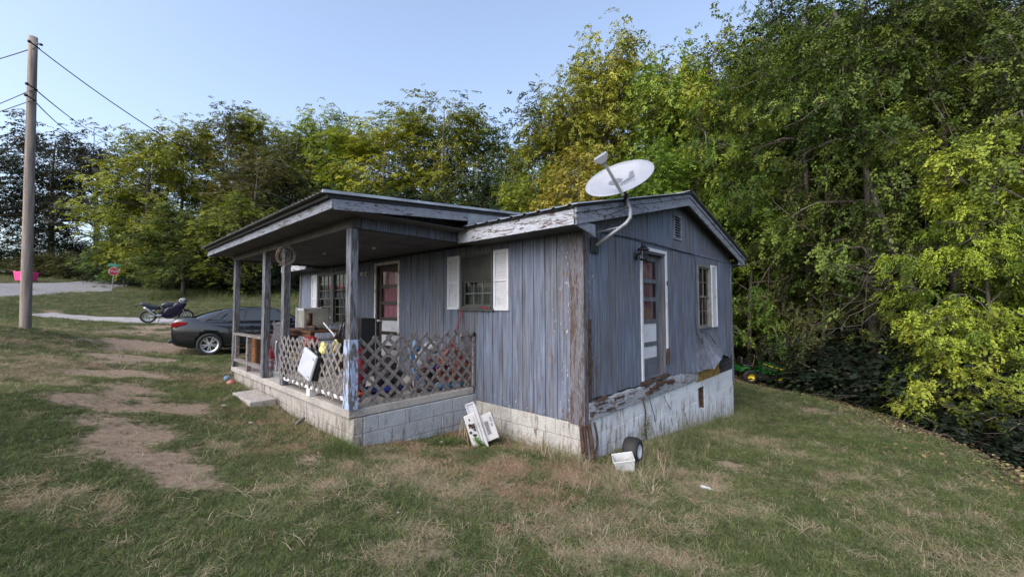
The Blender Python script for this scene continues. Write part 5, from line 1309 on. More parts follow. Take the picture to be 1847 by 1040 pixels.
# wire rack below
t = thing('wire_basket', 'low grey wire basket on the porch floor at the foot of the quilted cover', 'basket', (-5.35,-1.75,FZ))
mb = MB()
for k in range(13): mb.tube([(-.3+.05*k,-.12,0),(-.3+.05*k,-.12,.3)], .004, 4)
for k in range(4): mb.tube([(-.3,-.12,.02+.09*k),(.3,-.12,.02+.09*k)], .005, 4); mb.tube([(-.3,-.12,.02+.09*k),(-.3,.15,.02+.09*k)], .005, 4); mb.tube([(.3,-.12,.02+.09*k),(.3,.15,.02+.09*k)], .005, 4)
mb.build('mesh_side', M['grey'], t)
wire('white_ribbon', 'white and violet strip of cloth trailing from the third porch post to the floor', [(-4.55,-2.08,1.15),(-4.72,-2.04,.95),(-4.85,-1.98,.78),(-4.98,-1.95,.62)], .018, 'case', 'strip')
t = thing('drawer_chest', 'brown wooden chest of drawers behind the low porch railing', 'chest', (-8.1+.9,-1.55,FZ))
MB().box((-.3,-.2,0), (.3,.2,.66)).build('carcass', M['brown'], t, bevel=.006)
for k in range(3): f_ = MB().box((-.27,-.215,.04+.2*k), (.27,-.201,.21+.2*k)).build('drawer', simple('drawer front %d' % k, (.2,.085,.035), (.12,.05,.02), 9, .5), t, bevel=.004); MB().ball((0,-.225,.125+.2*k), .015, 5).build('knob', M['black'], f_)
t = thing('fuel_can', 'red can beside the brown chest behind the low railing', 'can', (-6.3,-1.62,FZ))
MB().box((-.15,-.1,0), (.15,.1,.42)).build('can_body', M['red'], t, bevel=.03); MB().tube([(-.08,0,.42),(-.08,0,.5),(.08,0,.5),(.08,0,.42)], .014, 6).build('handle', M['red'], t); MB().tube([(.11,0,.42),(.14,0,.54)], .02, 6).build('spout', M['black'], t)
# wreath ornament + wind chimes
t = thing('wire_wreath', 'round twisted metal ring ornament hanging at the third porch post', 'ornament', (-4.14,-2.1,2.52))
fa = Vector((HRGT[0],HRGT[1],0)); mb = MB()
for rad, r_ in ((.15,.012),(.125,.008),(.075,.007)):
    mb.tube([fa*(rad*math.cos(2*math.pi*k/24))+Zv*(rad*math.sin(2*math.pi*k/24)) for k in range(25)], r_, 5, False)
for k in range(22): t_ = 2*math.pi*k/22; mb.tube([fa*(.12*math.cos(t_))+Zv*(.12*math.sin(t_)), fa*(.175*math.cos(t_+.14))+Zv*(.175*math.sin(t_+.14))], .007, 4)
mb.build('ring', simple('ornament metal', (.09,.075,.06), (.04,.03,.025), 20, .5, metal=.4), t); MB().tube([(0,0,.15),(0,.03,.2)], .004, 4).build('hook', M['black'], t)
t = thing('wind_chime', 'wind chime with thin metal tubes under the far end of the porch roof', 'wind chime', (-7.25,-1.5,2.72))
MB().lathe([(0,-.06),(.06,-.06),(.06,-.075),(0,-.075)], 12).tube([(0,0,0),(0,0,-.06)], .004, 4).build('top_disc', M['brown'], t)
for k in range(5): t_ = 2*math.pi*k/5; MB().tube([(.05*math.cos(t_),.05*math.sin(t_),-.08),(.05*math.cos(t_),.05*math.sin(t_),-.33-.03*k)], .008, 5).build('chime_tube', M['alloy'], t)
# red machine under the table
t = thing('red_engine', 'small red motor with a black housing under the porch table edge', 'motor', (-4.95,-1.35,FZ))
MB().box((-.2,-.15,0), (.2,.15,.5)).build('housing', M['black'], t, bevel=.03); MB().ball((0,-.05,.62), .15, 8, (1.2,1,.7), .12).build('red_cover', M['red'], t); MB().tube([(-.15,-.16,.3),(.05,-.2,.72),(.2,-.1,.6)], .014, 6).build('pipe', M['grey'], t)
t = thing('red_bag', 'red cloth bag on the floor behind the front lattice near the blue post', 'bag', (-2.75,-1.6,FZ))
MB().ball((0,0,.35), .2, 8, (1,.7,1.7), .1).build('bag_body', M['red'], t, smooth=True); MB().tube([(-.08,0,.64),(0,0,.78),(.08,0,.64)], .012, 5).build('strap', M['black'], t)
# behind the side lattice
def heap(name, label, mat, loc, r_, sc, seed, cat):
    st_ = random.getstate(); random.seed(seed); o = MB().ball((0,0,0), r_, 9, sc, .2).build(name, M[mat], None, loc=loc, smooth=True); random.setstate(st_); return tag(o, label, cat)
heap('plastic_bag', 'white crumpled plastic bag standing behind the side lattice', 'bag', (-2.42,-.72,.86), .16, (.8,1,1.3), 1, 'bag')
heap('plastic_bag', 'smaller white plastic bag on top of the heap behind the side lattice', 'bag', (-2.45,-.52,1.08), .11, (1,1,.9), 2, 'bag')
heap('plastic_bag', 'pale plastic bag low behind the side lattice, nearest the slab edge', 'bag', (-2.35,-.8,.55), .1, (1,1.1,.8), 5, 'bag')
heap('blue_cloth', 'dark blue cloth wedged behind the white plastic bags', 'bluecloth', (-2.35,-.52,.80), .09, (1,1.2,.9), 3, 'cloth')
heap('dark_bag', 'black bag at the foot of the porch wall behind the side lattice', 'black', (-2.6,-.4,.66), .2, (1,1.3,1), 4, 'bag')
heap('dark_bag', 'black bag between the pale blue towel and the front door', 'black', (-2.9,-1.0,.62), .18, (1,1.2,.9), 6, 'bag')
heap('blue_tarp', 'bright blue folded tarp on the porch floor behind the side lattice', 'bluecloth', (-2.75,-1.2,.50), .2, (1,1.7,.25), 7, 'tarp')
heap('orange_pile', 'orange coil of cord on the porch floor by the blue post', 'orange', (-2.7,-1.55,.50), .12, (1,1.3,.35), 8, 'cord')
for k, (y_, z_, r_, lb) in enumerate(((-.95,1.15,.06,'upper end of a pale blue towel hung behind the side lattice'),(-.5,.52,.12,'pale blue cloth on the porch floor near the wall'),(-.22,.50,.12,'pale blue cloth on the slab edge in the wall corner'))):
    heap('pale_cloth', lb, 'lightblue', (-2.22,y_,z_), r_, (.6,1.3,.5 if k else 1.5), 20+k, 'cloth')
o = MB().box((-.02,-.04,-.28), (.02,.04,.28), Matrix.Rotation(R(14),4,'X')).build('pale_towel', M['lightblue'], None, loc=(-2.25,-.97,.86), bevel=.01); tag(o, 'long pale blue towel strip hanging behind the side lattice', 'towel')
rr = random.Random(21)
def coil(label, mat, c, R_, n, r=.012, name='extension_cord'):
    pts = []
    for k in range(n*10):
        t_ = k/10*2*math.pi*1.02; q = R_*(1+.18*math.sin(t_*.37+1)); pts.append((c[0]+.03*math.sin(k*.7)+rr.gauss(0,.006), c[1]+q*math.cos(t_)*.8+.03*math.sin(k*.21), c[2]+q*math.sin(t_)+.02*math.sin(k*.33)))
    b = Vector(pts[0]); o = MB().tube([Vector(p)-b for p in pts], r, 5).build(name, M[mat], None, smooth=True, loc=b); return tag(o, label, 'cord')
coil('salmon pink hose coiled loosely behind the side lattice by the wall', 'orange2', (-2.28,-.26,.78), .24, 5, .013, 'garden_hose')
coil('orange extension cord coiled behind the side lattice', 'orange', (-2.2,-.42,.72), .17, 4, .009)
coil('second salmon hose coil hanging low behind the lattice in the wall corner', 'orange2', (-2.18,-.12,.68), .16, 4, .012, 'garden_hose')
coil('tangled brown extension cord low behind the middle of the side lattice', 'rust', (-2.25,-.85,.62), .15, 4, .010)
coil('pale orange cord hanging in loops behind the white bags', 'orange2', (-2.3,-.62,.72), .2, 3, .010)
coil('black hose coil behind the side lattice near the slab corner', 'black', (-2.3,-1.35,.66), .18, 4, .014, 'garden_hose')
coil('dark red cord looped above the salmon hose', 'red', (-2.3,-.3,.92), .16, 3, .010)
wire('broom', 'red handled broom leaning against the siding under the small window', [(-2.28,-.3,.98),(-2.3,-.03,1.68)], .014, 'red', 'broom')
wire('broom', 'second thinner red stick leaning beside the red broom', [(-2.2,-.34,.95),(-2.34,-.03,1.60)], .010, 'red', 'stick')
o = heap('red_rag', 'small red rag on the sill of the small porch window', 'red', (-1.78,-.03,1.69), .03, (2.6,.7,.6), 9, 'rag')
rr = random.Random(5)
# ---------------------------------------------------------------- AC front leaning at the wall corner
t = thing('air_conditioner_cover', 'broken white air conditioner front leaning in the corner between porch and house wall', 'appliance', tuple(Vector(at_d(880,800,5.55))))
b_ = t.location.copy()
ux = (Rv*.86+Zv*.30+Fv*.28).normalized(); uy = (Zv*.90-Rv*.30*-1+Fv*.30); uy = (uy-ux*uy.dot(ux)).normalized(); uz = ux.cross(uy).normalized()
AM = Matrix(((ux.x,uy.x,uz.x,0),(ux.y,uy.y,uz.y,0),(ux.z,uy.z,uz.z,0),(0,0,0,1))) @ Matrix.Rotation(R(-2),4,'Z')
AM = AM @ Matrix.Translation((-.03,.03,.06)) @ Matrix.Scale(.85, 4)
MB().box((-.21,.0,-.05), (-.02,.50,.03), AM).build('front_panel', M['acwhite'], t, bevel=.01)
MB().box((-.018,-.06,-.02), (.025,.62,.05), AM).build('side_rail', M['acwhite'], t, bevel=.006)
MB().box((.027,.0,-.06), (.235,.42,.0), AM).build('grille_panel', M['acwhite'], t, bevel=.01)
mb = MB()
for a_, b2 in (((-.13,.50,-.03),(-.11,.66,.0)), ((.0,.50,-.03),(.02,.66,.0)), ((-.13,.645,-.03),(.02,.665,.0)), ((-.13,.50,-.03),(.02,.515,0))): mb.box(a_, b2, AM)
mb.build('bracket_frame', M['acwhite'], t); MB().box((-.108,.517,-.025), (-.002,.643,-.02), AM).build('filter_screen', M['case'], t)
MB().box((-.075,.06,.031), (-.06,.44,.034), AM).build('slot', M['grey'], t)
for k in range(11): MB().box((.075,.10+k*.019,.001), (.135,.11+k*.019,.004), AM).build('vent_slot', M['black'], t)
MB().box((-.15,.40,.031), (-.13,.435,.034), AM).build('switch', M['black'], t)
for (x_, y_, w2_, h2_) in ((.17,.28,.035,.07),(.165,.20,.03,.05)): MB().box((x_,y_,.001), (x_+w2_,y_+h2_,.003), AM).build('control_label', M['grey'], t)
mb = MB()
for k in range(14): x_ = -.18+.08*rr.random(); y_ = .12+.24*rr.random(); mb.ball(tuple(AM @ Vector((x_,y_,.034))), .012+.008*rr.random(), 4, (1,1,1), .3)
o = mb.build('dead_moss', M['rust'], t); o['kind'] = 'stuff'
mb = MB()
for k in range(30):
    p = b_*0+Vector(AM @ Vector((rr.choice((-.23,.24,.25)), .3+.2*rr.random(), -.08))); mb.tube([p, p+Vector((rr.gauss(0,.03),rr.gauss(0,.03),-.12)), p+Vector((rr.gauss(0,.05),rr.gauss(0,.05),-.3))], .003, 3)
o = mb.build('dry_grass', simple('dry straw', (.33,.26,.18)), None, loc=t.location); o['kind'] = 'stuff'; o['label'] = 'dry grass stems hanging round the air conditioner cover'; o['category'] = 'grass'
# ---------------------------------------------------------------- wheel and clear bin at the gable foot
wp = Vector(at_d(1141,806,5.05)); wp.z = gz1(wp.x, wp.y)+.155
t = thing('small_wheel', 'small fat black tyre with a white rim lying in the weeds by the white blocks', 'wheel', wp)
wn = cv(.80,.02,.55).normalized(); wq = wn.to_track_quat('Z','Y').to_matrix().to_4x4() @ Matrix.Scale(1.0, 4)
MB().lathe([(.075,-.085),(.11,-.095),(.145,-.085),(.16,-.05),(.162,0),(.16,.05),(.145,.085),(.11,.095),(.075,.085),(.075,0)], 28, wq, True).build('tyre', M['rubber'], t, smooth=True)
MB().lathe([(.0,.02),(.03,.02),(.035,.04),(.06,.03),(.075,.06),(.082,.088),(.078,.092),(.07,.07),(.07,-.07),(0,-.06)], 24, wq).build('rim', M['white'], t, smooth=True); MB().lathe([(0,.041),(.014,.041),(.014,.045),(0,.045)], 10, wq).build('hub', M['black'], t)
bp = Vector(at_d(1127,822,4.85)); bp.z = gz1(bp.x, bp.y)
t = thing('clear_bin', 'broken clear plastic bin lying in the grass in front of the small wheel', 'bin', bp, (R(12),R(-10),R(35)))
mb = MB()
for a_, c_ in (((-.12,-.09),(.12,-.09)), ((.12,-.09),(.12,.09)), ((.12,.09),(-.12,.09)), ((-.12,.09),(-.12,-.09))):
    mb.quad((a_[0]*.8,a_[1]*.8,.0), (c_[0]*.8,c_[1]*.8,.0), (c_[0],c_[1],.15), (a_[0],a_[1],.15))
mb.quad((-.096,-.072,0), (.096,-.072,0), (.096,.072,0), (-.096,.072,0)); o = mb.build('tray', M['clear'], t); s2 = o.modifiers.new('thick','SOLIDIFY'); s2.thickness = .005
MB().tube([(-.12,-.09,.15),(.12,-.09,.15),(.12,.09,.15),(-.12,.09,.15),(-.12,-.09,.15)], .007, 5).build('rim', M['clear'], t)
# ---------------------------------------------------------------- litter
def litter(name, label, mat, px, py, zz, r_, sc, seed, cat='litter', jit=.22):
    p = at_z(px, py, zz); st_ = random.getstate(); random.seed(seed); o = MB().ball((0,0,0), r_, 6, sc, jit).build(name, M[mat], None, loc=(p[0], p[1], gz1(p[0], p[1])+r_*sc[2]*.6), smooth=True); random.setstate(st_); return tag(o, label, cat)
litter('blue_ball', 'pale blue ball lying in the grass by the porch end', 'lightblue', 409,690,.12,.07,(1,1,1),1,'ball',.02)
litter('orange_ball', 'faded orange ball in the grass next to the pale blue ball', 'orange2', 417,697,.12,.08,(1.3,1,.8),2,'ball',.06)
litter('paper_scrap', 'white crumpled wrapper on the lawn in front of the gable', 'white', 1274,878,-.22,.035,(1.9,.8,.5),3)
litter('paper_scrap', 'small white paper scrap on the lawn before the porch step', 'white', 403,742,.12,.035,(1.2,1,.4),4)
litter('paper_scrap', 'tiny white scrap in the grass near the porch front', 'white', 452,762,.1,.025,(1,1,.5),5)
litter('stone', 'flat pale stone in the dry grass near the house corner', 'slab', 970,805,-.17,.07,(1.6,1,.4),7,'stone')
litter('stone', 'small grey stone at the foot of the porch wall', 'slab', 800,797,-.1,.05,(1.4,1,.5),8,'stone')
litter('stone', 'rusty red flat stone in the grass on the mown slope', 'rust', 1394,758,-.6,.09,(1.8,1,.25),9,'stone')
litter('paper_scrap', 'white speck of paper in the middle of the near lawn', 'white', 718,930,-.0,.014,(1.2,1,.5),10)
p = at_z(655,770,.0)
wire('board_scrap', 'short flat stick lying in dry grass before the porch front', [(at_z(535,767,.08)+np.array([0,0,.03])), (at_z(548,760,.08)+np.array([0,0,.05]))], .025, 'lattice', 'stick')

# ---------------------------------------------------------------- car
cp_ = at_d(376, 637, 12.7)
hd_ = R(35)            # heading measured from the camera's right towards away
fwd = (HRGT*math.cos(hd_)+HFWD*math.sin(hd_)); cang = math.atan2(fwd[1], fwd[0]); rgt = np.array([fwd[1], -fwd[0]])
cen = cp_[:2]+fwd*1.42-rgt*.80; g0 = .06+np.mean([gz1(*(cen+fwd*a_+rgt*b2)) for a_ in (-1.4,1.4) for b2 in (-.8,.8)])
pit = math.atan2(gz1(*(cen+fwd*1.4))-gz1(*(cen-fwd*1.4)), 2.8)
car = thing('parked_car', 'black four door sedan parked behind the porch, tail towards the road', 'car', (cen[0], cen[1], g0-.05), (0, -pit, cang)); car.scale = (1.0, 1.0, 1.04)
t_ = NT('black car paint'); t_.b.inputs['Coat Weight'].default_value = 1.0; t_.b.inputs['Coat Roughness'].default_value = .04
paint = t_.done((.006,.007,.010), .25, .0)
def loft(stn, n=None):
    """stations: (x, [(y,z)...]) half sections from bottom centre to top centre, mirrored"""
    mb = MB(); k = len(stn[0][1])
    for x_, sec in stn:
        for y_, z_ in sec: mb.v.append((x_, -y_, z_))
        for y_, z_ in sec[::-1]: mb.v.append((x_, y_, z_))
    K = 2*k
    for i in range(len(stn)-1):
        for j in range(K):
            j2 = (j+1) % K; mb.f.append((i*K+j, i*K+j2, (i+1)*K+j2, (i+1)*K+j))
    mb.f.append(tuple(range(K))[::-1]); mb.f.append(tuple((len(stn)-1)*K+j for j in range(K))); return mb
def sec(w, zs, zt, cr=.03): h = zt-zs; return [(0,zs),(w*.86,zs),(w*.965,zs+.10),(w,zs+h*.45),(w*.985,zs+h*.72),(w*.94,zt-.035),(w*.84,zt),(w*.4,zt+cr),(0,zt+cr+.005)]
ST = [(-2.36,.66,.44,.84),(-2.33,.76,.36,1.07),(-2.2,.84,.27,1.13),(-1.9,.89,.22,1.13),(-1.45,.91,.19,1.08),(-.9,.915,.17,1.0),(0,.915,.17,.98),(.8,.91,.17,.97),(1.2,.905,.18,.95),(1.7,.89,.2,.88),(2.1,.83,.23,.80),(2.3,.72,.3,.70),(2.36,.6,.4,.62)]
me = loft([(x_, sec(w, a_, b2)) for x_, w, a_, b2 in ST]).mesh('car body', paint, True)
bo = link('body', me, car); sb_ = bo.modifiers.new('s','SUBSURF'); sb_.levels = sb_.render_levels = 2
# wheel arches cut out, then the modifiers are applied
cut_objs = []
for wx in (-1.40, 1.36):
    c_ = MB().lathe([(0,-1.2),(.375,-1.2),(.375,1.2),(0,1.2)], 32, Matrix.Translation((wx,0,.335)) @ Matrix.Rotation(R(90),4,'X')).build('cutter', None, car)
    bm_ = bo.modifiers.new('b','BOOLEAN'); bm_.object = c_; bm_.operation = 'DIFFERENCE'; bm_.solver = 'EXACT'; cut_objs.append(c_)
dg = bpy.context.evaluated_depsgraph_get(); new = bpy.data.meshes.new_from_object(bo.evaluated_get(dg)); bo.modifiers.clear(); bo.data = new
for p in new.polygons: p.use_smooth = True
for c_ in cut_objs: bpy.data.objects.remove(c_)
MB().box((-1.95,-.70,.22), (1.95,.70,.7)).build('underbody', M['black'], car)
GS = [(-1.98,.62,1.06,1.10),(-1.55,.70,1.0,1.25),(-1.0,.70,.98,1.41),(-.3,.70,.97,1.455),(.3,.70,.96,1.43),(.75,.72,.95,1.27),(1.2,.70,.93,.99)]
def gsec(w, zs, zt): return [(0,zs-.1),(.86,zs-.1),(.87,zs),(w+.09,zs+(zt-zs)*.5),(w-.06,zt-.045),(w-.18,zt-.005),(w*.4,zt+.01),(0,zt+.012)]
o = loft([(x_, gsec(w, a_, b2)) for x_, w, a_, b2 in GS]).build('cabin', paint, car, smooth=True, sub=2)
gl = NT('car glass'); gm = gl.done((.025,.03,.03), .05, 0, .8)
# side glass set just proud of the cabin sides
def sidew(name, poly, s_):
    mb = MB(); out = []
    for x_, z_ in poly:
        y_ = .875-(z_-.98)*.42; out.append((x_, s_*(y_+.012), z_))
    mb.v = out; mb.f = [tuple(range(len(out)))]; o = mb.build(name, gm, car); s3 = o.modifiers.new('t','SOLIDIFY'); s3.thickness = .02; s3.offset = 0
for s_ in (-1,1):
    sidew('side_window', [(-.48,1.02),(.02,1.01),(.02,1.36),(-.42,1.365)], s_); sidew('side_window', [(-1.12,1.04),(-.53,1.02),(-.48,1.36),(-.85,1.33)], s_)
    sidew('side_window', [(.07,1.01),(.83,1.0),(.70,1.10),(.38,1.31),(.07,1.355)], s_); sidew('quarter_window', [(-1.42,1.07),(-1.17,1.045),(-.95,1.27)], s_)
    MB().tube([(-1.5,s_*.865,1.05),(-.95,s_*.80,1.36),(-.3,s_*.775,1.415),(.35,s_*.785,1.38),(.88,s_*.87,1.03)], .012, 5).build('window_trim', M['blackmetal'], car)
    for x_ in (-.25,.75): MB().box((x_-.11,s_*.91-.015,.84), (x_+.0,s_*.91+.02,.87)).build('door_handle', paint, car, bevel=.008)
    MB().prism([(0,0),(.18,.0),(.2,.1),(.05,.13)], .1, Matrix.Translation((.68,s_*.93+(-.05),1.0))).build('wing_mirror', paint, car, bevel=.02)
    MB().box((-2.345,min(s_*.50,s_*.80),.86), (-2.18,max(s_*.50,s_*.80),.99)).build('tail_light', simple('tail light', (.28,.008,.015), rough=.15, bump=0), car, bevel=.03)
    MB().prism([(-2.34,.84),(-1.98,.93),(-1.95,1.0),(-2.2,1.02),(-2.33,.98)], .03, Matrix(((1,0,0,0),(0,0,s_,s_*.845),(0,1,0,0),(0,0,0,1)))).build('tail_light', simple('tail light b', (.28,.008,.015), rough=.15, bump=0), car, bevel=.01)
    MB().box((1.95,min(s_*.55,s_*.84),.62), (2.25,max(s_*.55,s_*.84),.74)).build('headlight', M['glass'], car, bevel=.02)
    for wx in (-1.40,1.36):
        W_ = Matrix.Translation((wx,s_*.83,.335)) @ Matrix.Rotation(R(90)*(1 if s_ < 0 else -1),4,'X')
        ty = MB().lathe([(.225,-.10),(.30,-.105),(.325,-.08),(.335,-.03),(.335,.03),(.325,.08),(.30,.095),(.235,.09),(.225,.0)], 36, W_, True).build('tyre', M['rubber'], car, smooth=True)
        mb = MB().lathe([(.22,.085),(.235,.09),(.228,.06),(.21,.04),(.21,-.08),(.2,-.08),(.2,.07)], 36, W_, True)
        mb.lathe([(0,.075),(.035,.075),(.05,.06),(.05,.03),(0,.03)], 16, W_)
        for k in range(10):
            a_ = 2*math.pi*k/10+(.11 if k % 2 else -.11); mb.box((.04,-.017,.045), (.215,.017,.07), W_ @ Matrix.Rotation(a_,4,'Z'))
        mb.build('rim', M['alloy'], car); MB().lathe([(0,-.02),(.2,-.02)], 24, W_).build('brake_shadow', M['black'], car)
mb = MB()
for x_ in (-.50,.42): mb.tube([(x_,-.905,.30),(x_-.01,-.922,.55),(x_,-.905,.88)], .005, 4)
mb.tube([(-1.0,-.905,.30),(.95,-.905,.30)], .006, 4)
o = mb.build('door_seam', M['black'], car); o['kind'] = 'stuff'
MB().box((-2.372,-.26,.62), (-2.355,.26,.75)).build('number_plate', M['whitedirty'], car)
MB().box((-2.42,-.7,.40), (-2.3,.7,.50)).build('bumper', simple('bumper paint', (.03,.035,.045), rough=.3, bump=0), car, bevel=.04)
MB().quad((-1.93,-.55,1.115),(-1.93,.55,1.115),(-1.1,.5,1.40),(-1.1,-.5,1.40)).build('rear_window', gm, car)

# ---------------------------------------------------------------- motorcycle
bp_ = at_d(267, 580, 19.6); h3 = R(38); fwd = (HRGT*math.cos(h3)+HFWD*math.sin(h3)); ba = math.atan2(fwd[1], fwd[0])
bk_ = thing('sport_motorcycle', 'dark blue and purple sport motorcycle leaning on its side stand by the concrete drive', 'motorcycle', (bp_[0], bp_[1], gz1(bp_[0], bp_[1])), (R(7), 0, ba))
purple = simple('purple fairing', (.012,.007,.035), (.006,.004,.014), 5, .25, bump=0); dblue = simple('dark tank paint', (.03,.038,.055), (.015,.018,.028), 4, .25, bump=0)
for wx, nm in ((0,'rear_wheel'),(1.42,'front_wheel')):
    W_ = Matrix.Translation((wx,0,.315)) @ Matrix.Rotation(R(90),4,'X'); tw = .085 if wx == 0 else .06
    w_o = MB().lathe([(.23,-tw*.9),(.285,-tw),(.308,-tw*.6),(.316,0),(.308,tw*.6),(.285,tw),(.23,tw*.9),(.225,0)], 30, W_, True).build('tyre', M['rubber'], bk_, smooth=True)
    mb = MB().lathe([(.195,-.05),(.232,-.055),(.232,.055),(.195,.05)], 30, W_, True).lathe([(0,-.05),(.045,-.05),(.045,.05),(0,.05)], 14, W_).lathe([(.09,.05),(.14,.05),(.14,.056),(.09,.056)], 24, W_, True)
    for k in range(5): mb.box((.03,-.014,-.02), (.21,.014,.02), W_ @ Matrix.Rotation(2*math.pi*k/5,4,'Z'))
    mb.build('rim', M['alloy'], bk_)
def sect(poly_l, wid, name, mat, sub=2):
    """closed side outline with a rounded cross-section"""
    mb = MB(); n = len(poly_l); cx = sum(p[0] for p in poly_l)/n; cz_ = sum(p[1] for p in poly_l)/n
    for f_, y_ in ((.72,-wid),(1,-wid*.6),(1,wid*.6),(.72,wid)):
        for x_, z_ in poly_l: mb.v.append((cx+(x_-cx)*f_, y_, cz_+(z_-cz_)*f_))
    for L_ in range(3):
        for i in range(n): j = (i+1) % n; mb.f.append((L_*n+i, L_*n+j, (L_+1)*n+j, (L_+1)*n+i))
    mb.f.append(tuple(range(n))[::-1]); mb.f.append(tuple(3*n+i for i in range(n))); return mb.build(name, mat, bk_, smooth=True, sub=sub)
sect([(.38,.78),(.48,.98),(.75,1.04),(1.0,.94),(1.0,.78),(.7,.70)], .19, 'fuel_tank', dblue)
sect([(-.30,.98),(-.36,.90),(-.12,.78),(.15,.60),(.5,.62),(.46,.84),(.15,.84),(-.08,.99)], .14, 'tail_seat', dblue)
sect([(.48,.26),(.72,.16),(1.05,.24),(1.22,.5),(1.42,.85),(1.46,.98),(1.25,1.1),(1.0,1.0),(.85,.85),(.62,.78),(.5,.5)], .2, 'fairing', purple)
sect([(.38,.35),(.5,.28),(.85,.3),(.9,.6),(.75,.72),(.45,.72),(.35,.55)], .15, 'engine', M['blackmetal'])
sect([(1.05,1.0),(1.12,1.14),(1.2,1.2),(1.36,1.0)], .11, 'windscreen', gm)
sect([(1.15,.62),(1.3,.68),(1.5,.66),(1.62,.55),(1.5,.62),(1.3,.63)], .06, 'mudguard', purple, 1)
for s_ in (-1,1): MB().tube([(1.42,s_*.09,.32),(1.14,s_*.09,.98)], .026, 8).build('fork', M['alloy'], bk_)
for s_ in (-1,1): MB().tube([(1.12,s_*.10,1.0),(1.05,s_*.33,1.02)], .016, 6).build('handlebar', M['black'], bk_); MB().ball((1.2,s_*.3,1.14), .05, 5, (.6,1.3,.8)).build('mirror', M['black'], bk_)
MB().tube([(.02,-.13,.32),(.5,-.12,.40)], .03, 6).tube([(.02,.12,.32),(.5,.12,.40)], .03, 6).build('swingarm', M['alloy'], bk_)
MB().tube([(.55,-.16,.3),(.3,-.19,.36),(.15,-.2,.5),(-.08,-.2,.72),(-.14,-.2,.78)], [.025,.028,.05,.055,.045], 10).build('exhaust', M['alloy'], bk_, smooth=True)
MB().tube([(.45,.12,.3),(.35,.32,.0)], .012, 5).build('side_stand', M['black'], bk_); MB().tube([(-.3,0,.92),(-.42,0,.82),(-.42,0,.74)], .012, 5).box((-.45,-.09,.72),(-.43,.09,.80)).build('plate_holder', M['black'], bk_)
MB().tube([(.6,-.02,.72),(.2,-.02,.80)], .03, 6).tube([(.15,0,.55),(.3,0,.75)], .035, 8).build('frame', M['alloy'], bk_)
hl = thing('helmet', 'dark motorcycle helmet with a pale top hanging on the handlebar', 'helmet', tuple(bk_.matrix_basis @ Vector((1.28,-.2,1.1))), (0,0,ba))
MB().ball((0,0,0), .14, 10, (1.1,.9,1)).build('shell', M['grey'], hl, smooth=True); MB().ball((.03,0,-.01), .135, 10, (1.12,.93,.55)).build('visor', gm, hl, smooth=True)

# ---------------------------------------------------------------- riding mower
mp_ = at_d(1366, 679, 16.6); hm = R(-8); fwd = (HRGT*math.cos(hm)+HFWD*math.sin(hm)); ma = math.atan2(fwd[1], fwd[0])
mw = thing('riding_mower', 'green and black riding mower with yellow wheel hubs parked in front of the wood', 'lawn mower', (mp_[0], mp_[1], gz1(mp_[0], mp_[1])), (0, 0, ma))
for wx, wy, r_, w_ in ((-.45,-.42,.27,.13),(-.45,.42,.27,.13),(.65,-.38,.19,.09),(.65,.38,.19,.09)):
    W_ = Matrix.Translation((wx,wy,r_)) @ Matrix.Rotation(R(90),4,'X')
    MB().lathe([(r_*.5,-w_),(r_*.85,-w_),(r_,-w_*.6),(r_,w_*.6),(r_*.85,w_),(r_*.5,w_)], 22, W_, True).build('tyre', M['rubber'], mw, smooth=True); MB().lathe([(0,w_*.7),(r_*.45,w_*.75),(r_*.52,w_*.95),(r_*.52,-w_*.95),(0,-w_*.7)], 18, W_).build('hub', M['tyellow'], mw, smooth=True)
MB().prism([(.12,.35),(.12,.80),(.3,.84),(.8,.66),(.98,.5),(.98,.32),(.5,.3)], .46, Matrix(((1,0,0,0),(0,0,-1,.23),(0,1,0,0),(0,0,0,1)))).build('bonnet', M['green'], mw, bevel=.04)
for s_ in (-1,1): MB().box((.14,-.01,-.02), (.95,.01,.02), Matrix.Translation((0,s_*.235,.80)) @ Matrix.Rotation(R(17),4,'Y')).build('stripe', M['tyellow'], mw)
MB().prism([(-.82,.45),(-.78,.60),(-.5,.66),(-.1,.52),(-.1,.46),(-.5,.56)], .96, Matrix(((1,0,0,0),(0,0,-1,.48),(0,1,0,0),(0,0,0,1)))).build('mudguard', M['green'], mw, bevel=.02)
MB().box((-.6,-.22,.62), (-.2,.22,.72)).build('seat', M['black'], mw, bevel=.04); MB().box((-.68,-.2,.70), (-.58,.2,1.02)).build('backrest', M['black'], mw, bevel=.04)
MB().tube([(.2,0,.8),(.05,0,.98)], .02, 6).lathe([(.15,0),(.165,.01),(.15,.02),(.14,.01)], 18, Matrix.Translation((.04,0,.98)) @ Matrix.Rotation(R(-40),4,'Y'), True).build('steering_wheel', M['black'], mw)
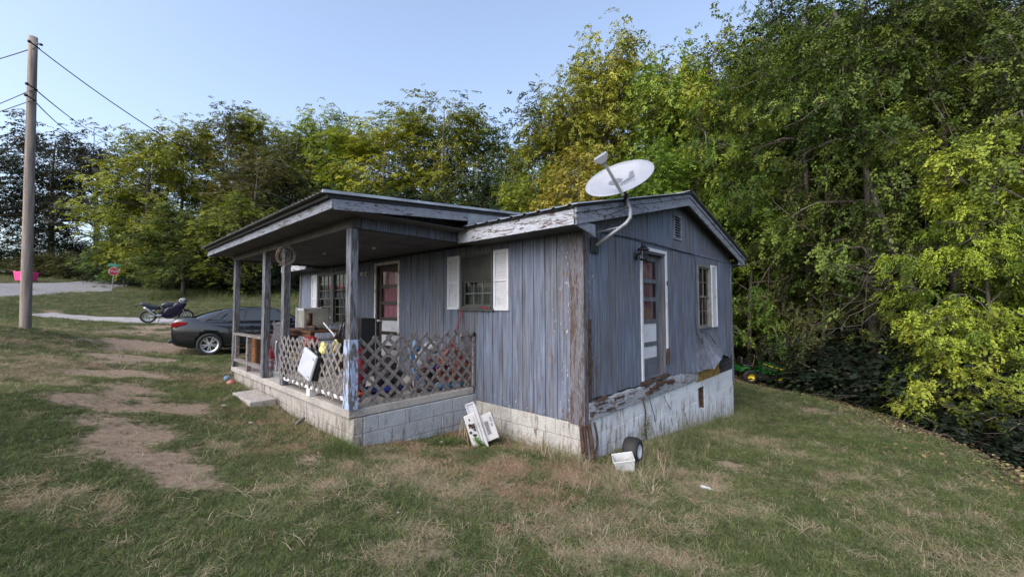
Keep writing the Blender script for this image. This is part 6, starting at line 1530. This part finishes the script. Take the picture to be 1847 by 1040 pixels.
MB().box((-.15,-.5,.14), (.45,.5,.30)).build('cutting_deck', M['black'], mw, bevel=.04); MB().box((-.55,-.2,.25), (.7,.2,.45)).build('chassis', M['black'], mw, bevel=.02)
wire('lamp_cord', 'crooked brown stick standing beside the mower seat', [at_d(1357,660,16.4),at_d(1360,650,16.4),at_d(1361,640,16.4)], .02, 'brown', 'stick')
# ---------------------------------------------------------------- weeds: leafy stem plants
def weed(px, py, z, h, label, n=9, col=(.05,.09,.025), seed=1):
    r = random.Random(seed); p = at_z(px, py, z); p = Vector((p[0], p[1], gz1(p[0], p[1])))
    t = thing('weed', label, 'plant', p); ms_ = MB(); mb = MB(); tx = r.uniform(-.15,.15); ty = r.uniform(-.1,.1)
    q = lambda u: Vector((tx*u*u, ty*u*u, h*u)); ms_.tube([q(i/6) for i in range(7)], [.006*(1-.1*i) for i in range(7)], 4)
    ms_.build('stem', M['bark'], t); lm = weedmat
    for k in range(n*3):
        u = .2+.8*k/(n*3); a_ = k*2.4; b3 = q(u); L_ = .07*(1.2-.5*u)*r.uniform(.8,1.3); d = Vector((math.cos(a_), math.sin(a_), r.uniform(-.1,.5))).normalized(); s_ = d.cross(Zv).normalized()*L_*.22
        mb.quad(b3, b3+d*L_*.5+s_, b3+d*L_, b3+d*L_*.5-s_)
    o = mb.build('leaves', lm, t); o['kind'] = 'stuff'; o.color = (*col, 1); return t
weedmat = M['leaf']
weed(1310,757,-.9,.75,'tall weed at the far foundation corner of the gable wall',12,seed=2); weed(1304,760,-.9,.6,'shorter weed beside the tall one at the far foundation corner',10,seed=3)
weed(1319,752,-.9,.5,'leafy weed just past the far foundation corner',9,seed=8)
weed(1241,790,-.65,.42,'thin reddish weed stem in front of the white blocks',4,(.12,.06,.03),seed=4)
weed(1165,800,-.35,.4,'green weed climbing the white blocks beside the small wheel',10,seed=5)
weed(852,800,-.15,.14,'bright green low plant in front of the air conditioner cover',12,(.06,.16,.02),seed=6); weed(868,806,-.15,.12,'small bright green plant beside the low one by the air conditioner cover',12,(.06,.16,.02),seed=7)
